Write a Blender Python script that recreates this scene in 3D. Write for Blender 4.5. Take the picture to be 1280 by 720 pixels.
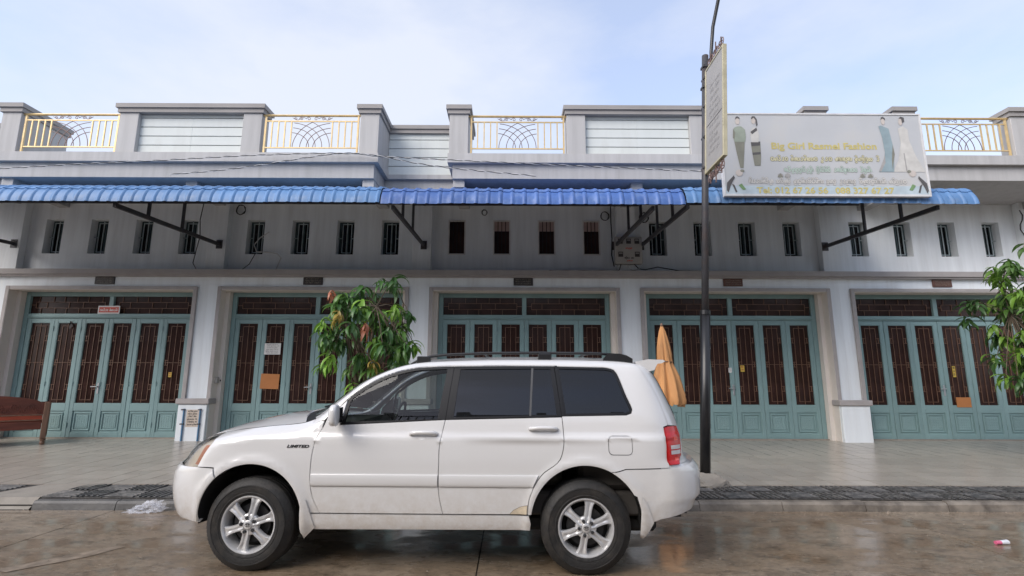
import bpy, bmesh, math, random
from mathutils import Vector, Matrix
from mathutils.geometry import delaunay_2d_cdt

for o in list(bpy.data.objects):
    bpy.data.objects.remove(o)
scene = bpy.context.scene
C = scene.collection
R = math.radians
PI = math.pi
rnd = random.Random(7)

# ------------------------------------------------------------------ camera
CAM_H = 1.51
cam = bpy.data.cameras.new('camera')
cam_o = bpy.data.objects.new('camera', cam)
C.objects.link(cam_o)
cam.sensor_width = 36
cam.lens = 36 * 645 / 1280
cam.clip_start = 0.05
cam.clip_end = 3000
_yaw, _pitch, _roll = R(-0.2), R(10.1), R(0.16)
cam_o.matrix_world = (Matrix.Translation((0, 0, CAM_H)) @ Matrix.Rotation(_yaw, 4, 'Z')
                      @ Matrix.Rotation(PI / 2 + _pitch, 4, 'X') @ Matrix.Rotation(_roll, 4, 'Z'))
scene.camera = cam_o

# ------------------------------------------------------------------ sky, sun, exposure
world = bpy.data.worlds.new('World')
scene.world = world
world.use_nodes = True
wn, wl = world.node_tree.nodes, world.node_tree.links
wn.clear()
SUN_EL, SUN_AZ = R(38), R(226)      # azimuth measured clockwise from +Y
out = wn.new('ShaderNodeOutputWorld')
bg = wn.new('ShaderNodeBackground')
bg.inputs['Strength'].default_value = 0.1
sky = wn.new('ShaderNodeTexSky')
sky.sky_type = 'NISHITA'
sky.sun_disc = False
sky.sun_elevation = SUN_EL
sky.sun_rotation = SUN_AZ
sky.air_density = 1.0
sky.dust_density = 2.0
tc = wn.new('ShaderNodeTexCoord')
mp = wn.new('ShaderNodeMapping')
mp.inputs['Scale'].default_value = (1.0, 1.0, 2.4)
mp.inputs['Location'].default_value = (0.9, 0.2, 0.1)
n1 = wn.new('ShaderNodeTexNoise')
n1.inputs['Scale'].default_value = 1.25
n1.inputs['Detail'].default_value = 7
n1.inputs['Roughness'].default_value = 0.55
cr = wn.new('ShaderNodeValToRGB')
cr.color_ramp.elements[0].position = 0.40
cr.color_ramp.elements[0].color = (0.38, 0.38, 0.38, 1)
cr.color_ramp.elements[1].position = 0.62
cr.color_ramp.elements[1].color = (0.86, 0.86, 0.86, 1)
mx = wn.new('ShaderNodeMix')
mx.data_type = 'RGBA'
mx.inputs['B'].default_value = (4.65, 4.85, 5.35, 1)
wl.new(tc.outputs['Generated'], mp.inputs['Vector'])
wl.new(mp.outputs['Vector'], n1.inputs['Vector'])
wl.new(n1.outputs['Fac'], cr.inputs['Fac'])
wl.new(cr.outputs['Color'], mx.inputs['Factor'])
sg = wn.new('ShaderNodeVectorMath')
sg.operation = 'MULTIPLY'
sg.inputs[1].default_value = (1.7, 1.68, 1.8)     # hazy tropical sky, brighter than clear air
wl.new(sky.outputs['Color'], sg.inputs[0])
wl.new(sg.outputs['Vector'], mx.inputs['A'])
wl.new(mx.outputs['Result'], bg.inputs['Color'])
wl.new(bg.outputs['Background'], out.inputs['Surface'])

sun = bpy.data.lights.new('sun', 'SUN')
sun.energy = 1.35
sun.angle = R(40)
sun.color = (1.0, 0.95, 0.88)
sun_o = bpy.data.objects.new('sun', sun)
C.objects.link(sun_o)
sd = Vector((math.sin(SUN_AZ) * math.cos(SUN_EL), math.cos(SUN_AZ) * math.cos(SUN_EL), math.sin(SUN_EL)))
sun_o.rotation_euler = (-sd).to_track_quat('-Z', 'Y').to_euler()
sun_o.location = (0, -20, 40)

vs = scene.view_settings
vs.view_transform = 'Standard'
vs.look = 'None'
vs.exposure = 0.95
vs.gamma = 1
vs.use_curve_mapping = False

# ------------------------------------------------------------------ materials
MATS = {}


def nt(name):
    m = bpy.data.materials.new(name)
    m.use_nodes = True
    n, l = m.node_tree.nodes, m.node_tree.links
    b = n['Principled BSDF']
    MATS[name] = m
    return m, n, l, b


def mat(name, col, rough=0.6, metal=0.0, var=0.12, scale=6.0, bump=0.0, bscale=40.0, spec=0.5,
        stain=None, stain_amt=0.0, stain_scale=1.5, coat=0.0, rnd_obj=0.0, stretch=None):
    """principled with two noise layers (tone, stains), fine bump and per-object tone."""
    m, n, l, b = nt(name)
    b.inputs['Roughness'].default_value = rough
    b.inputs['Metallic'].default_value = metal
    b.inputs['Specular IOR Level'].default_value = spec
    b.inputs['Coat Weight'].default_value = coat
    b.inputs['Coat Roughness'].default_value = 0.04
    tcn = n.new('ShaderNodeTexCoord')
    vec = tcn.outputs['Object']
    if stretch:
        mpn = n.new('ShaderNodeMapping')
        mpn.inputs['Scale'].default_value = stretch
        l.new(vec, mpn.inputs['Vector'])
        vec = mpn.outputs['Vector']
    no = n.new('ShaderNodeTexNoise')
    no.inputs['Scale'].default_value = scale
    no.inputs['Detail'].default_value = 5
    l.new(vec, no.inputs['Vector'])
    hsv = n.new('ShaderNodeHueSaturation')
    hsv.inputs['Color'].default_value = (*col, 1)
    mr = n.new('ShaderNodeMapRange')
    mr.inputs['From Min'].default_value = 0.3
    mr.inputs['From Max'].default_value = 0.7
    mr.inputs['To Min'].default_value = 1 - var
    mr.inputs['To Max'].default_value = 1 + var
    l.new(no.outputs['Fac'], mr.inputs['Value'])
    val = mr.outputs['Result']
    if rnd_obj:
        oi = n.new('ShaderNodeObjectInfo')
        m2 = n.new('ShaderNodeMapRange')
        m2.inputs['To Min'].default_value = 1 - rnd_obj
        m2.inputs['To Max'].default_value = 1 + rnd_obj
        l.new(oi.outputs['Random'], m2.inputs['Value'])
        mu = n.new('ShaderNodeMath')
        mu.operation = 'MULTIPLY'
        l.new(val, mu.inputs[0])
        l.new(m2.outputs['Result'], mu.inputs[1])
        val = mu.outputs[0]
    l.new(val, hsv.inputs['Value'])
    colout = hsv.outputs['Color']
    if stain is not None:
        n2 = n.new('ShaderNodeTexNoise')
        n2.inputs['Scale'].default_value = stain_scale
        n2.inputs['Detail'].default_value = 8
        n2.inputs['Roughness'].default_value = 0.65
        l.new(vec, n2.inputs['Vector'])
        m3 = n.new('ShaderNodeMapRange')
        m3.inputs['From Min'].default_value = 0.48
        m3.inputs['From Max'].default_value = 0.72
        m3.inputs['To Max'].default_value = stain_amt
        l.new(n2.outputs['Fac'], m3.inputs['Value'])
        mi = n.new('ShaderNodeMix')
        mi.data_type = 'RGBA'
        mi.inputs['B'].default_value = (*stain, 1)
        l.new(m3.outputs['Result'], mi.inputs['Factor'])
        l.new(colout, mi.inputs['A'])
        colout = mi.outputs['Result']
    l.new(colout, b.inputs['Base Color'])
    if bump:
        n3 = n.new('ShaderNodeTexNoise')
        n3.inputs['Scale'].default_value = bscale
        n3.inputs['Detail'].default_value = 3
        l.new(vec, n3.inputs['Vector'])
        bp = n.new('ShaderNodeBump')
        bp.inputs['Strength'].default_value = bump
        bp.inputs['Distance'].default_value = 0.01
        l.new(n3.outputs['Fac'], bp.inputs['Height'])
        l.new(bp.outputs['Normal'], b.inputs['Normal'])
    return m


mat('wall', (0.745, 0.79, 0.815), 0.75, var=0.05, scale=2.0, bump=0.15, bscale=60, stain=(0.52, 0.51, 0.49), stain_amt=0.3,
    stain_scale=1.6, stretch=(3, 3, 0.3), rnd_obj=.03)
mat('upper_wall', (0.78, 0.81, 0.82), 0.8, var=0.07, scale=2.0, bump=0.2, bscale=50, stain=(0.52, 0.51, 0.49), stain_amt=0.3,
    stain_scale=1.6, stretch=(3, 3, 0.25), rnd_obj=.04)
mat('reveal', (0.70, 0.655, 0.60), 0.75, var=0.05, scale=3, bump=0.1, stain=(0.42, 0.38, 0.33), stain_amt=0.3)
mat('trim', (0.37, 0.345, 0.335), 0.7, var=0.07, scale=4, bump=0.15, stain=(0.22, 0.2, 0.18), stain_amt=0.35)
mat('parapet', (0.425, 0.42, 0.415), 0.75, var=0.06, scale=2.5, bump=0.15, bscale=50, stain=(0.26, 0.25, 0.24), stain_amt=0.4,
    stain_scale=2.0, stretch=(3, 3, 0.22), rnd_obj=.04)
mat('cap', (0.30, 0.285, 0.275), 0.75, var=0.08, scale=3, bump=0.2, stain=(0.15, 0.14, 0.13), stain_amt=0.45)
mat('slat', (0.60, 0.635, 0.62), 0.7, var=0.04, scale=2, bump=0.08, stain=(0.42, 0.42, 0.39), stain_amt=0.35, stretch=(1, 1, 0.3))
mat('groove', (0.16, 0.16, 0.155), 0.9)
mat('teal', (0.205, 0.315, 0.315), 0.42, var=0.10, scale=3, rnd_obj=.07, bump=0.05, stain=(0.13, 0.23, 0.23), stain_amt=0.4)
mat('lattice', (0.145, 0.075, 0.045), 0.5, var=0.2, scale=9)
mat('pane', (0.036, 0.019, 0.016), 0.1, var=0.4, scale=3, spec=0.22, bump=0.02, bscale=2)
mat('win_glass', (0.010, 0.010, 0.012), 0.06, var=0.2, spec=0.4, bump=0.02, bscale=2)
mat('painted_reflection', (0.42, 0.30, 0.27), 0.8, var=0.08)  # flat pinkish tone standing in for sky mirrored in the flush panes
mat('win_frame', (0.045, 0.075, 0.08), 0.5)
mat('grille', (0.38, 0.44, 0.45), 0.5)
mat('white_frame', (0.62, 0.60, 0.57), 0.6)
mat('gold', (0.60, 0.44, 0.21), 0.38, metal=0.25, var=0.12, scale=10, stain=(0.40, 0.30, 0.20), stain_amt=0.4, stain_scale=6)
mat('bronze', (0.16, 0.10, 0.085), 0.5, metal=0.3)
mat('steel', (0.045, 0.045, 0.05), 0.5, var=0.2, stain=(0.10, 0.05, 0.03), stain_amt=0.4, stain_scale=5)
mat('zinc', (0.45, 0.46, 0.47), 0.35, metal=0.8)
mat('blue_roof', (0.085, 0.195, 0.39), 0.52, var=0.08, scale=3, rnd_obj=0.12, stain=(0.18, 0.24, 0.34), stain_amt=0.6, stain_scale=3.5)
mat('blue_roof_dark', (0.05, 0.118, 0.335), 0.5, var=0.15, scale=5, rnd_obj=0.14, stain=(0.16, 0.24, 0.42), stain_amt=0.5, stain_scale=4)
mat('black_metal', (0.012, 0.012, 0.013), 0.33, var=0.2)
mat('black', (0.006, 0.006, 0.006), 0.8)
mat('rubber_seal', (0.009, 0.009, 0.010), 0.35, spec=0.3)
mat('concrete', (0.26, 0.235, 0.20), 0.8, var=0.15, scale=5, bump=0.5, bscale=25, stain=(0.12, 0.10, 0.08), stain_amt=0.7, stain_scale=2.5)
mat('dark_kerb', (0.085, 0.083, 0.08), 0.55, var=0.2, scale=6, bump=0.4, bscale=30, stain=(0.18, 0.16, 0.13), stain_amt=0.4)
mat('kerb', (0.19, 0.165, 0.135), 0.5, var=0.3, scale=5, bump=0.6, bscale=22, stain=(0.05, 0.04, 0.032), stain_amt=0.85, stain_scale=3.5)
mat('tile', (0.35, 0.315, 0.27), 0.28, var=0.10, scale=4, rnd_obj=0.09, bump=0.06, bscale=12, stain=(0.22, 0.19, 0.165), stain_amt=0.5, stain_scale=2.2)
mat('grout', (0.035, 0.03, 0.026), 0.8)
mat('paver', (0.07, 0.068, 0.066), 0.36, var=0.4, scale=9, rnd_obj=0.12, bump=0.6, bscale=45, stain=(0.24, 0.225, 0.21), stain_amt=0.7, stain_scale=9)
mat('soil', (0.03, 0.026, 0.022), 0.9)
mat('paper_white', (0.70, 0.69, 0.67), 0.7, var=0.04)
mat('paper_orange', (0.46, 0.18, 0.055), 0.7, var=0.06)
mat('paper_red', (0.55, 0.09, 0.06), 0.6)
mat('paper_yellow', (0.55, 0.38, 0.06), 0.6)
mat('print_dark', (0.05, 0.045, 0.045), 0.7)
mat('print_red', (0.40, 0.05, 0.04), 0.7)
mat('plaque', (0.025, 0.018, 0.015), 0.35)
mat('plaque_brown', (0.10, 0.04, 0.025), 0.4)
mat('gold_print', (0.36, 0.32, 0.24), 0.5)
mat('blue_pipe', (0.09, 0.20, 0.33), 0.45)
mat('meter_box', (0.40, 0.385, 0.36), 0.5, var=0.08, stain=(0.25, 0.23, 0.2), stain_amt=0.4)
mat('cable', (0.010, 0.010, 0.011), 0.6)
mat('cable_white', (0.55, 0.54, 0.52), 0.6)
mat('sign_face', (0.47, 0.485, 0.50), 0.5, var=0.06, scale=1.2, stain=(0.50, 0.485, 0.45), stain_amt=0.7, stain_scale=1.2)
mat('sign_edge', (0.62, 0.62, 0.62), 0.4)
mat('sign_foot', (0.44, 0.52, 0.56), 0.5)
mat('side_sign_face', (0.31, 0.30, 0.285), 0.55, var=0.08, scale=3)
mat('print_yellow', (0.52, 0.45, 0.17), 0.6)
mat('print_cream', (0.55, 0.52, 0.34), 0.6)
mat('print_green', (0.40, 0.50, 0.44), 0.6)
mat('print_grey', (0.33, 0.32, 0.31), 0.6)
mat('print_olive', (0.21, 0.21, 0.17), 0.6)
mat('print_sage', (0.29, 0.33, 0.27), 0.6)
mat('print_teal', (0.26, 0.34, 0.37), 0.6)
mat('print_skin', (0.52, 0.47, 0.43), 0.6)
mat('print_hair', (0.09, 0.085, 0.085), 0.6)
mat('print_pale', (0.54, 0.53, 0.50), 0.6)
mat('print_leaf', (0.16, 0.27, 0.12), 0.6)
mat('orange_cloth', (0.50, 0.25, 0.10), 0.85, var=0.12, scale=5, bump=0.25, bscale=12, stain=(0.27, 0.14, 0.065), stain_amt=0.75, stain_scale=4, stretch=(1, 1, 0.3))
mat('wood_dark', (0.125, 0.034, 0.02), 0.42, var=0.3, scale=7, stretch=(0.4, 3, 3), stain=(0.04, 0.018, 0.012), stain_amt=0.5, bump=0.2)
mat('wood_red', (0.32, 0.055, 0.025), 0.35, var=0.2, scale=6, stretch=(0.4, 3, 3))
mat('wood_leg', (0.17, 0.095, 0.06), 0.5, var=0.25, scale=8, stretch=(3, 3, 0.4))
mat('bark', (0.11, 0.085, 0.06), 0.9, var=0.3, scale=14, bump=0.6)
mat('litter_pink', (0.60, 0.12, 0.22), 0.4)
mat('litter_white', (0.62, 0.64, 0.68), 0.35)
mat('opp_wall', (0.60, 0.57, 0.53), 0.8)
mat('opp_roof', (0.16, 0.09, 0.07), 0.8)
mat('opp_dark', (0.04, 0.035, 0.03), 0.6)
mat('lamp_glass', (0.6, 0.6, 0.58), 0.3)


def leafmat(name, col):
    m, n, l, b = nt(name)
    b.inputs['Roughness'].default_value = 0.38
    oi = n.new('ShaderNodeObjectInfo')
    tcn = n.new('ShaderNodeTexCoord')
    no = n.new('ShaderNodeTexNoise')
    no.inputs['Scale'].default_value = 5
    l.new(tcn.outputs['Object'], no.inputs['Vector'])
    ad = n.new('ShaderNodeMath')
    ad.operation = 'ADD'
    l.new(oi.outputs['Random'], ad.inputs[0])
    l.new(no.outputs['Fac'], ad.inputs[1])
    mr = n.new('ShaderNodeMapRange')
    mr.inputs['From Min'].default_value = 0.3
    mr.inputs['From Max'].default_value = 1.6
    mr.inputs['To Min'].default_value = 0.65
    mr.inputs['To Max'].default_value = 1.4
    l.new(ad.outputs[0], mr.inputs['Value'])
    hsv = n.new('ShaderNodeHueSaturation')
    hsv.inputs['Color'].default_value = (*col, 1)
    l.new(mr.outputs['Result'], hsv.inputs['Value'])
    l.new(hsv.outputs['Color'], b.inputs['Base Color'])
    tr = n.new('ShaderNodeBsdfTranslucent')
    l.new(hsv.outputs['Color'], tr.inputs['Color'])
    ms = n.new('ShaderNodeMixShader')
    ms.inputs['Fac'].default_value = 0.3
    l.new(b.outputs['BSDF'], ms.inputs[1])
    l.new(tr.outputs['BSDF'], ms.inputs[2])
    l.new(ms.outputs['Shader'], n['Material Output'].inputs['Surface'])


leafmat('leaf_dark', (0.055, 0.130, 0.034))
leafmat('leaf_mid', (0.10, 0.205, 0.042))
leafmat('leaf_light', (0.19, 0.36, 0.05))
leafmat('leaf_red', (0.42, 0.16, 0.09))
leafmat('leaf_yellow', (0.34, 0.25, 0.06))


def glassmat(name, tint, rough=0.0, ior=1.5):
    m, n, l, b = nt(name)
    n.remove(b)
    t = n.new('ShaderNodeBsdfTransparent')
    t.inputs['Color'].default_value = (*tint, 1)
    g = n.new('ShaderNodeBsdfGlossy')
    g.inputs['Roughness'].default_value = rough
    f = n.new('ShaderNodeFresnel')
    f.inputs['IOR'].default_value = ior
    ms = n.new('ShaderNodeMixShader')
    l.new(f.outputs['Fac'], ms.inputs['Fac'])
    l.new(t.outputs['BSDF'], ms.inputs[1])
    l.new(g.outputs['BSDF'], ms.inputs[2])
    l.new(ms.outputs['Shader'], n['Material Output'].inputs['Surface'])


glassmat('car_glass', (0.54, 0.60, 0.58), 0.01, 1.45)
glassmat('privacy_glass', (0.035, 0.035, 0.04), 0.015, 1.6)
glassmat('lamp_clear', (0.80, 0.78, 0.74), 0.02, 1.45)
m_, n_, l_, b_ = nt('plastic_film')
b_.inputs['Base Color'].default_value = (0.72, 0.74, 0.80, 1)
b_.inputs['Roughness'].default_value = 0.3
b_.inputs['Alpha'].default_value = 0.28


def paint():
    m, n, l, b = nt('car_paint')
    b.inputs['Roughness'].default_value = 0.3
    b.inputs['Coat Weight'].default_value = 1.0
    b.inputs['Coat Roughness'].default_value = 0.03
    tcn = n.new('ShaderNodeTexCoord')
    no = n.new('ShaderNodeTexNoise')
    no.inputs['Scale'].default_value = 16
    no.inputs['Detail'].default_value = 10
    no.inputs['Roughness'].default_value = 0.7
    l.new(tcn.outputs['Object'], no.inputs['Vector'])
    sp = n.new('ShaderNodeSeparateXYZ')
    l.new(tcn.outputs['Object'], sp.inputs['Vector'])
    h = n.new('ShaderNodeMapRange')          # mud splashed up from the road thins out by door height
    h.inputs['From Min'].default_value = 0.72
    h.inputs['From Max'].default_value = 0.36
    h.inputs['To Min'].default_value = 0.03
    h.inputs['To Max'].default_value = 0.8
    l.new(sp.outputs['Z'], h.inputs['Value'])
    mr = n.new('ShaderNodeMapRange')
    mr.inputs['From Min'].default_value = 0.30
    mr.inputs['From Max'].default_value = 0.85
    l.new(no.outputs['Fac'], mr.inputs['Value'])
    mu = n.new('ShaderNodeMath')
    mu.operation = 'MULTIPLY'
    l.new(mr.outputs['Result'], mu.inputs[0])
    l.new(h.outputs['Result'], mu.inputs[1])
    mi = n.new('ShaderNodeMix')
    mi.data_type = 'RGBA'
    mi.inputs['A'].default_value = (0.62, 0.615, 0.605, 1)
    mi.inputs['B'].default_value = (0.36, 0.29, 0.21, 1)
    l.new(mu.outputs[0], mi.inputs['Factor'])
    l.new(mi.outputs['Result'], b.inputs['Base Color'])


paint()
mat('car_black', (0.014, 0.014, 0.015), 0.4, var=0.15)
mat('car_under', (0.010, 0.010, 0.010), 0.8)
mat('tyre', (0.013, 0.0125, 0.012), 0.62, var=0.25, scale=12, bump=0.3, bscale=60, stain=(0.06, 0.05, 0.04), stain_amt=0.5, stain_scale=9)
mat('alloy', (0.62, 0.62, 0.62), 0.30, metal=0.45, var=0.06, stain=(0.28, 0.25, 0.22), stain_amt=0.35, stain_scale=6)
mat('alloy_dark', (0.05, 0.05, 0.052), 0.45, metal=0.5)
mat('lamp_red', (0.50, 0.010, 0.010), 0.2, spec=0.4, var=0.15, scale=30, coat=0.25)
mat('lamp_red_bright', (0.75, 0.06, 0.03), 0.12, coat=0.7)
mat('lamp_white', (0.55, 0.52, 0.52), 0.15, coat=0.7)
mat('lamp_amber', (0.62, 0.27, 0.16), 0.15, coat=0.7)
mat('lamp_back', (0.58, 0.54, 0.48), 0.25, metal=0.1, var=0.2, scale=8)
mat('divider', (0.06, 0.06, 0.062), 0.5)
mat('seat', (0.10, 0.095, 0.085), 0.85)
mat('dash', (0.06, 0.055, 0.05), 0.7)
mat('filler', (0.52, 0.44, 0.32), 0.8, var=0.15, scale=30)
mat('filler_edge', (0.06, 0.045, 0.03), 0.8)


def road_mat():
    m, n, l, b = nt('wet_road')
    tcn = n.new('ShaderNodeTexCoord')
    geo = n.new('ShaderNodeNewGeometry')
    P = geo.outputs['Position']

    def noise(sc, det, rough=0.6, st=None):
        v = P
        if st:
            mpn = n.new('ShaderNodeMapping')
            mpn.inputs['Scale'].default_value = st
            mpn.inputs['Rotation'].default_value = (0, 0, 0.35)
            l.new(P, mpn.inputs['Vector'])
            v = mpn.outputs['Vector']
        x = n.new('ShaderNodeTexNoise')
        x.inputs['Scale'].default_value = sc
        x.inputs['Detail'].default_value = det
        x.inputs['Roughness'].default_value = rough
        l.new(v, x.inputs['Vector'])
        return x.outputs['Fac']

    def rng(v, a, c, lo=0.0, hi=1.0):
        q = n.new('ShaderNodeMapRange')
        q.inputs['From Min'].default_value = a
        q.inputs['From Max'].default_value = c
        q.inputs['To Min'].default_value = lo
        q.inputs['To Max'].default_value = hi
        l.new(v, q.inputs['Value'])
        return q.outputs['Result']

    def mixc(f, A, B):
        q = n.new('ShaderNodeMix')
        q.data_type = 'RGBA'
        for k, s in (('A', A), ('B', B)):
            if isinstance(s, tuple):
                q.inputs[k].default_value = (*s, 1)
            else:
                l.new(s, q.inputs[k])
        l.new(f, q.inputs['Factor'])
        return q.outputs['Result']
    big = noise(0.55, 7, 0.62, (1, 1.5, 1))
    mid = noise(3.4, 10, 0.74, (1, 1.7, 1))
    fine = noise(17, 10, 0.8, (1, 1.5, 1))
    c1 = mixc(rng(big, 0.36, 0.64), (0.18, 0.118, 0.064), (0.27, 0.215, 0.155))
    c2 = mixc(rng(mid, 0.47, 0.64, 0, 0.65), c1, (0.065, 0.045, 0.028))
    c3 = mixc(rng(fine, 0.54, 0.64, 0, 0.85), c2, (0.36, 0.28, 0.20))
    c4 = mixc(rng(fine, 0.46, 0.38, 0, 0.85), c3, (0.03, 0.021, 0.014))
    l.new(c4, b.inputs['Base Color'])
    r1 = rng(noise(1.3, 7, 0.62, (1, 2.0, 1)), 0.44, 0.60, 0.025, 0.5)
    b.inputs['Roughness'].default_value = 0.45
    l.new(r1, b.inputs['Coat Roughness'])
    b.inputs['Coat Weight'].default_value = 1.0
    b.inputs['Coat IOR'].default_value = 1.45
    bp = n.new('ShaderNodeBump')
    bp.inputs['Distance'].default_value = 0.02
    bp.inputs['Strength'].default_value = 0.10
    l.new(rng(fine, 0.35, 0.7), bp.inputs['Height'])
    bp2 = n.new('ShaderNodeBump')
    bp2.inputs['Distance'].default_value = 0.06
    bp2.inputs['Strength'].default_value = 0.06
    l.new(mid, bp2.inputs['Height'])
    l.new(bp.outputs['Normal'], bp2.inputs['Normal'])
    l.new(bp2.outputs['Normal'], b.inputs['Normal'])
    bp3 = n.new('ShaderNodeBump')
    bp3.inputs['Distance'].default_value = 0.03
    bp3.inputs['Strength'].default_value = 0.035
    l.new(mid, bp3.inputs['Height'])
    l.new(bp3.outputs['Normal'], b.inputs['Coat Normal'])


road_mat()

# ------------------------------------------------------------------ helpers


def tag(o, label=None, cat=None, group=None, kind=None):
    if label:
        o['label'] = label
    if cat:
        o['category'] = cat
    if group:
        o['group'] = group
    if kind:
        o['kind'] = kind
    return o


def thing(name, loc, label, cat, group=None, rz=0.0):
    o = bpy.data.objects.new(name, None)
    C.objects.link(o)
    o.location = loc
    o.rotation_euler = (0, 0, rz)
    o.empty_display_size = 0.2
    return tag(o, label, cat, group)


def link(name, me, parent=None, m=None):
    if m is not None and not me.materials:
        me.materials.append(MATS[m])
    o = bpy.data.objects.new(name, me)
    C.objects.link(o)
    o.parent = parent
    return o


def copy_tree(o, parent=None):
    c = o.copy()
    C.objects.link(c)
    c.parent = parent
    for ch in list(o.children):
        copy_tree(ch, c)
    return c


class MB:
    def __init__(s):
        s.v, s.f = [], []

    def add(s, vs_, fs):
        b = len(s.v)
        s.v += [tuple(p) for p in vs_]
        s.f += [tuple(i + b for i in f) for f in fs]
        return s

    def box(s, x0, x1, y0, y1, z0, z1, c=0.0):
        if c <= 0:
            v = [(x, y, z) for z in (z0, z1) for y in (y0, y1) for x in (x0, x1)]
            return s.add(v, [(0, 2, 3, 1), (4, 5, 7, 6), (0, 1, 5, 4), (2, 6, 7, 3), (0, 4, 6, 2), (1, 3, 7, 5)])
        bm = bmesh.new()
        for x, sx in ((x0, 1), (x1, -1)):
            for y, sy in ((y0, 1), (y1, -1)):
                for z, sz in ((z0, 1), (z1, -1)):
                    bm.verts.new((x, y + sy * c, z + sz * c))
                    bm.verts.new((x + sx * c, y, z + sz * c))
                    bm.verts.new((x + sx * c, y + sy * c, z))
        bmesh.ops.convex_hull(bm, input=bm.verts)
        bm.verts.index_update()
        s.add([v.co for v in bm.verts], [[v.index for v in f.verts] for f in bm.faces])
        bm.free()
        return s

    def tube(s, pts, r, n=6, cap=True, closed=False):
        pts = [Vector(p) for p in pts]
        rs = r if isinstance(r, (list, tuple)) else [r] * len(pts)
        rings, up = [], None
        for i, p in enumerate(pts):
            if closed:
                d = pts[(i + 1) % len(pts)] - pts[i - 1]
            else:
                d = pts[min(i + 1, len(pts) - 1)] - pts[max(i - 1, 0)]
            d.normalize()
            if up is None:
                up = Vector((0, 0, 1)) if abs(d.z) < 0.9 else Vector((1, 0, 0))
            a = d.cross(up)
            if a.length < 1e-5:
                a = d.orthogonal()
            a.normalize()
            up = a.cross(d).normalized()
            rings.append([p + (a * math.cos(2 * PI * k / n) + up * math.sin(2 * PI * k / n)) * rs[i] for k in range(n)])
        v = [q for ring in rings for q in ring]
        f = []
        m = len(rings)
        for i in range(m if closed else m - 1):
            j = (i + 1) % m
            for k in range(n):
                f.append((i * n + k, i * n + (k + 1) % n, j * n + (k + 1) % n, j * n + k))
        if cap and not closed:
            f.append(tuple(range(n - 1, -1, -1)))
            f.append(tuple((m - 1) * n + k for k in range(n)))
        return s.add(v, f)

    def bar(s, a, b, w, h=None):
        """rectangular bar from a to b"""
        a, b = Vector(a), Vector(b)
        h = h or w
        d = (b - a).normalized()
        up = Vector((0, 0, 1)) if abs(d.z) < 0.9 else Vector((0, 1, 0))
        x = d.cross(up).normalized() * (w / 2)
        y = x.cross(d).normalized() * (h / 2)
        v = [a - x - y, a + x - y, a + x + y, a - x + y, b - x - y, b + x - y, b + x + y, b - x + y]
        return s.add(v, [(0, 1, 2, 3), (7, 6, 5, 4), (0, 4, 5, 1), (1, 5, 6, 2), (2, 6, 7, 3), (3, 7, 4, 0)])

    def lathe(s, prof, n=32, axis='z', o=(0, 0, 0), a0=0, a1=2 * PI):
        full = abs(a1 - a0 - 2 * PI) < 1e-6
        cnt = n if full else n + 1
        v, f = [], []
        for k in range(cnt):
            a = a0 + (a1 - a0) * k / n
            for r, h in prof:
                if axis == 'z':
                    p = (r * math.cos(a), r * math.sin(a), h)
                else:                        # around y
                    p = (r * math.cos(a), h, r * math.sin(a))
                v.append((p[0] + o[0], p[1] + o[1], p[2] + o[2]))
        m = len(prof)
        for k in range(n):
            k2 = (k + 1) % cnt
            for i in range(m - 1):
                f.append((k * m + i, k2 * m + i, k2 * m + i + 1, k * m + i + 1))
        return s.add(v, f)

    def prism(s, poly, y0, y1):
        """polygon in xz (counter-clockwise seen from -y), extruded along y"""
        n = len(poly)
        v = [(x, y0, z) for x, z in poly] + [(x, y1, z) for x, z in poly]
        f = [tuple(range(n)), tuple(range(2 * n - 1, n - 1, -1))]
        for i in range(n):
            j = (i + 1) % n
            f.append((i, i + n, j + n, j))
        return s.add(v, f)

    def mesh(s, name, off=(0, 0, 0), smooth=False):
        me = bpy.data.meshes.new(name)
        me.from_pydata([(x - off[0], y - off[1], z - off[2]) for x, y, z in s.v], [], s.f)
        if smooth:
            me.polygons.foreach_set('use_smooth', [True] * len(me.polygons))
        me.update()
        return me

    def build(s, name, m, parent=None, off=(0, 0, 0), smooth=False):
        me = s.mesh(name, off, smooth)
        if smooth:
            fix_normals(me)
        return link(name, me, parent, m)


def fix_normals(me):
    bm = bmesh.new()
    bm.from_mesh(me)
    bmesh.ops.recalc_face_normals(bm, faces=bm.faces)
    bm.to_mesh(me)
    bm.free()


def sharp(me, ang=35):
    me.set_sharp_from_angle(angle=R(ang))


def text_mesh(body, size, extrude=0.0, offset=0.0, shear=0.0, align='CENTER'):
    cu = bpy.data.curves.new('lettering', 'FONT')
    cu.body = body
    cu.size = size
    cu.extrude = extrude
    cu.offset = offset
    cu.shear = shear
    cu.align_x = align
    cu.align_y = 'CENTER'
    cu.resolution_u = 3
    o = bpy.data.objects.new('tmp', cu)
    C.objects.link(o)
    dg = bpy.context.evaluated_depsgraph_get()
    me = bpy.data.meshes.new_from_object(o.evaluated_get(dg))
    bpy.data.objects.remove(o)
    me.name = 'lettering'
    return me


def ribbon(mb, pts, w, y):
    """flat stroke in the xz plane at depth y"""
    n = len(pts)
    v = []
    for i in range(n):
        a, b = pts[max(i - 1, 0)], pts[min(i + 1, n - 1)]
        dx, dz = b[0] - a[0], b[1] - a[1]
        L = math.hypot(dx, dz) or 1
        nx, nz = -dz / L * w / 2, dx / L * w / 2
        v += [(pts[i][0] + nx, y, pts[i][1] + nz), (pts[i][0] - nx, y, pts[i][1] - nz)]
    mb.add(v, [(2 * i, 2 * i + 1, 2 * i + 3, 2 * i + 2) for i in range(n - 1)])


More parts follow.
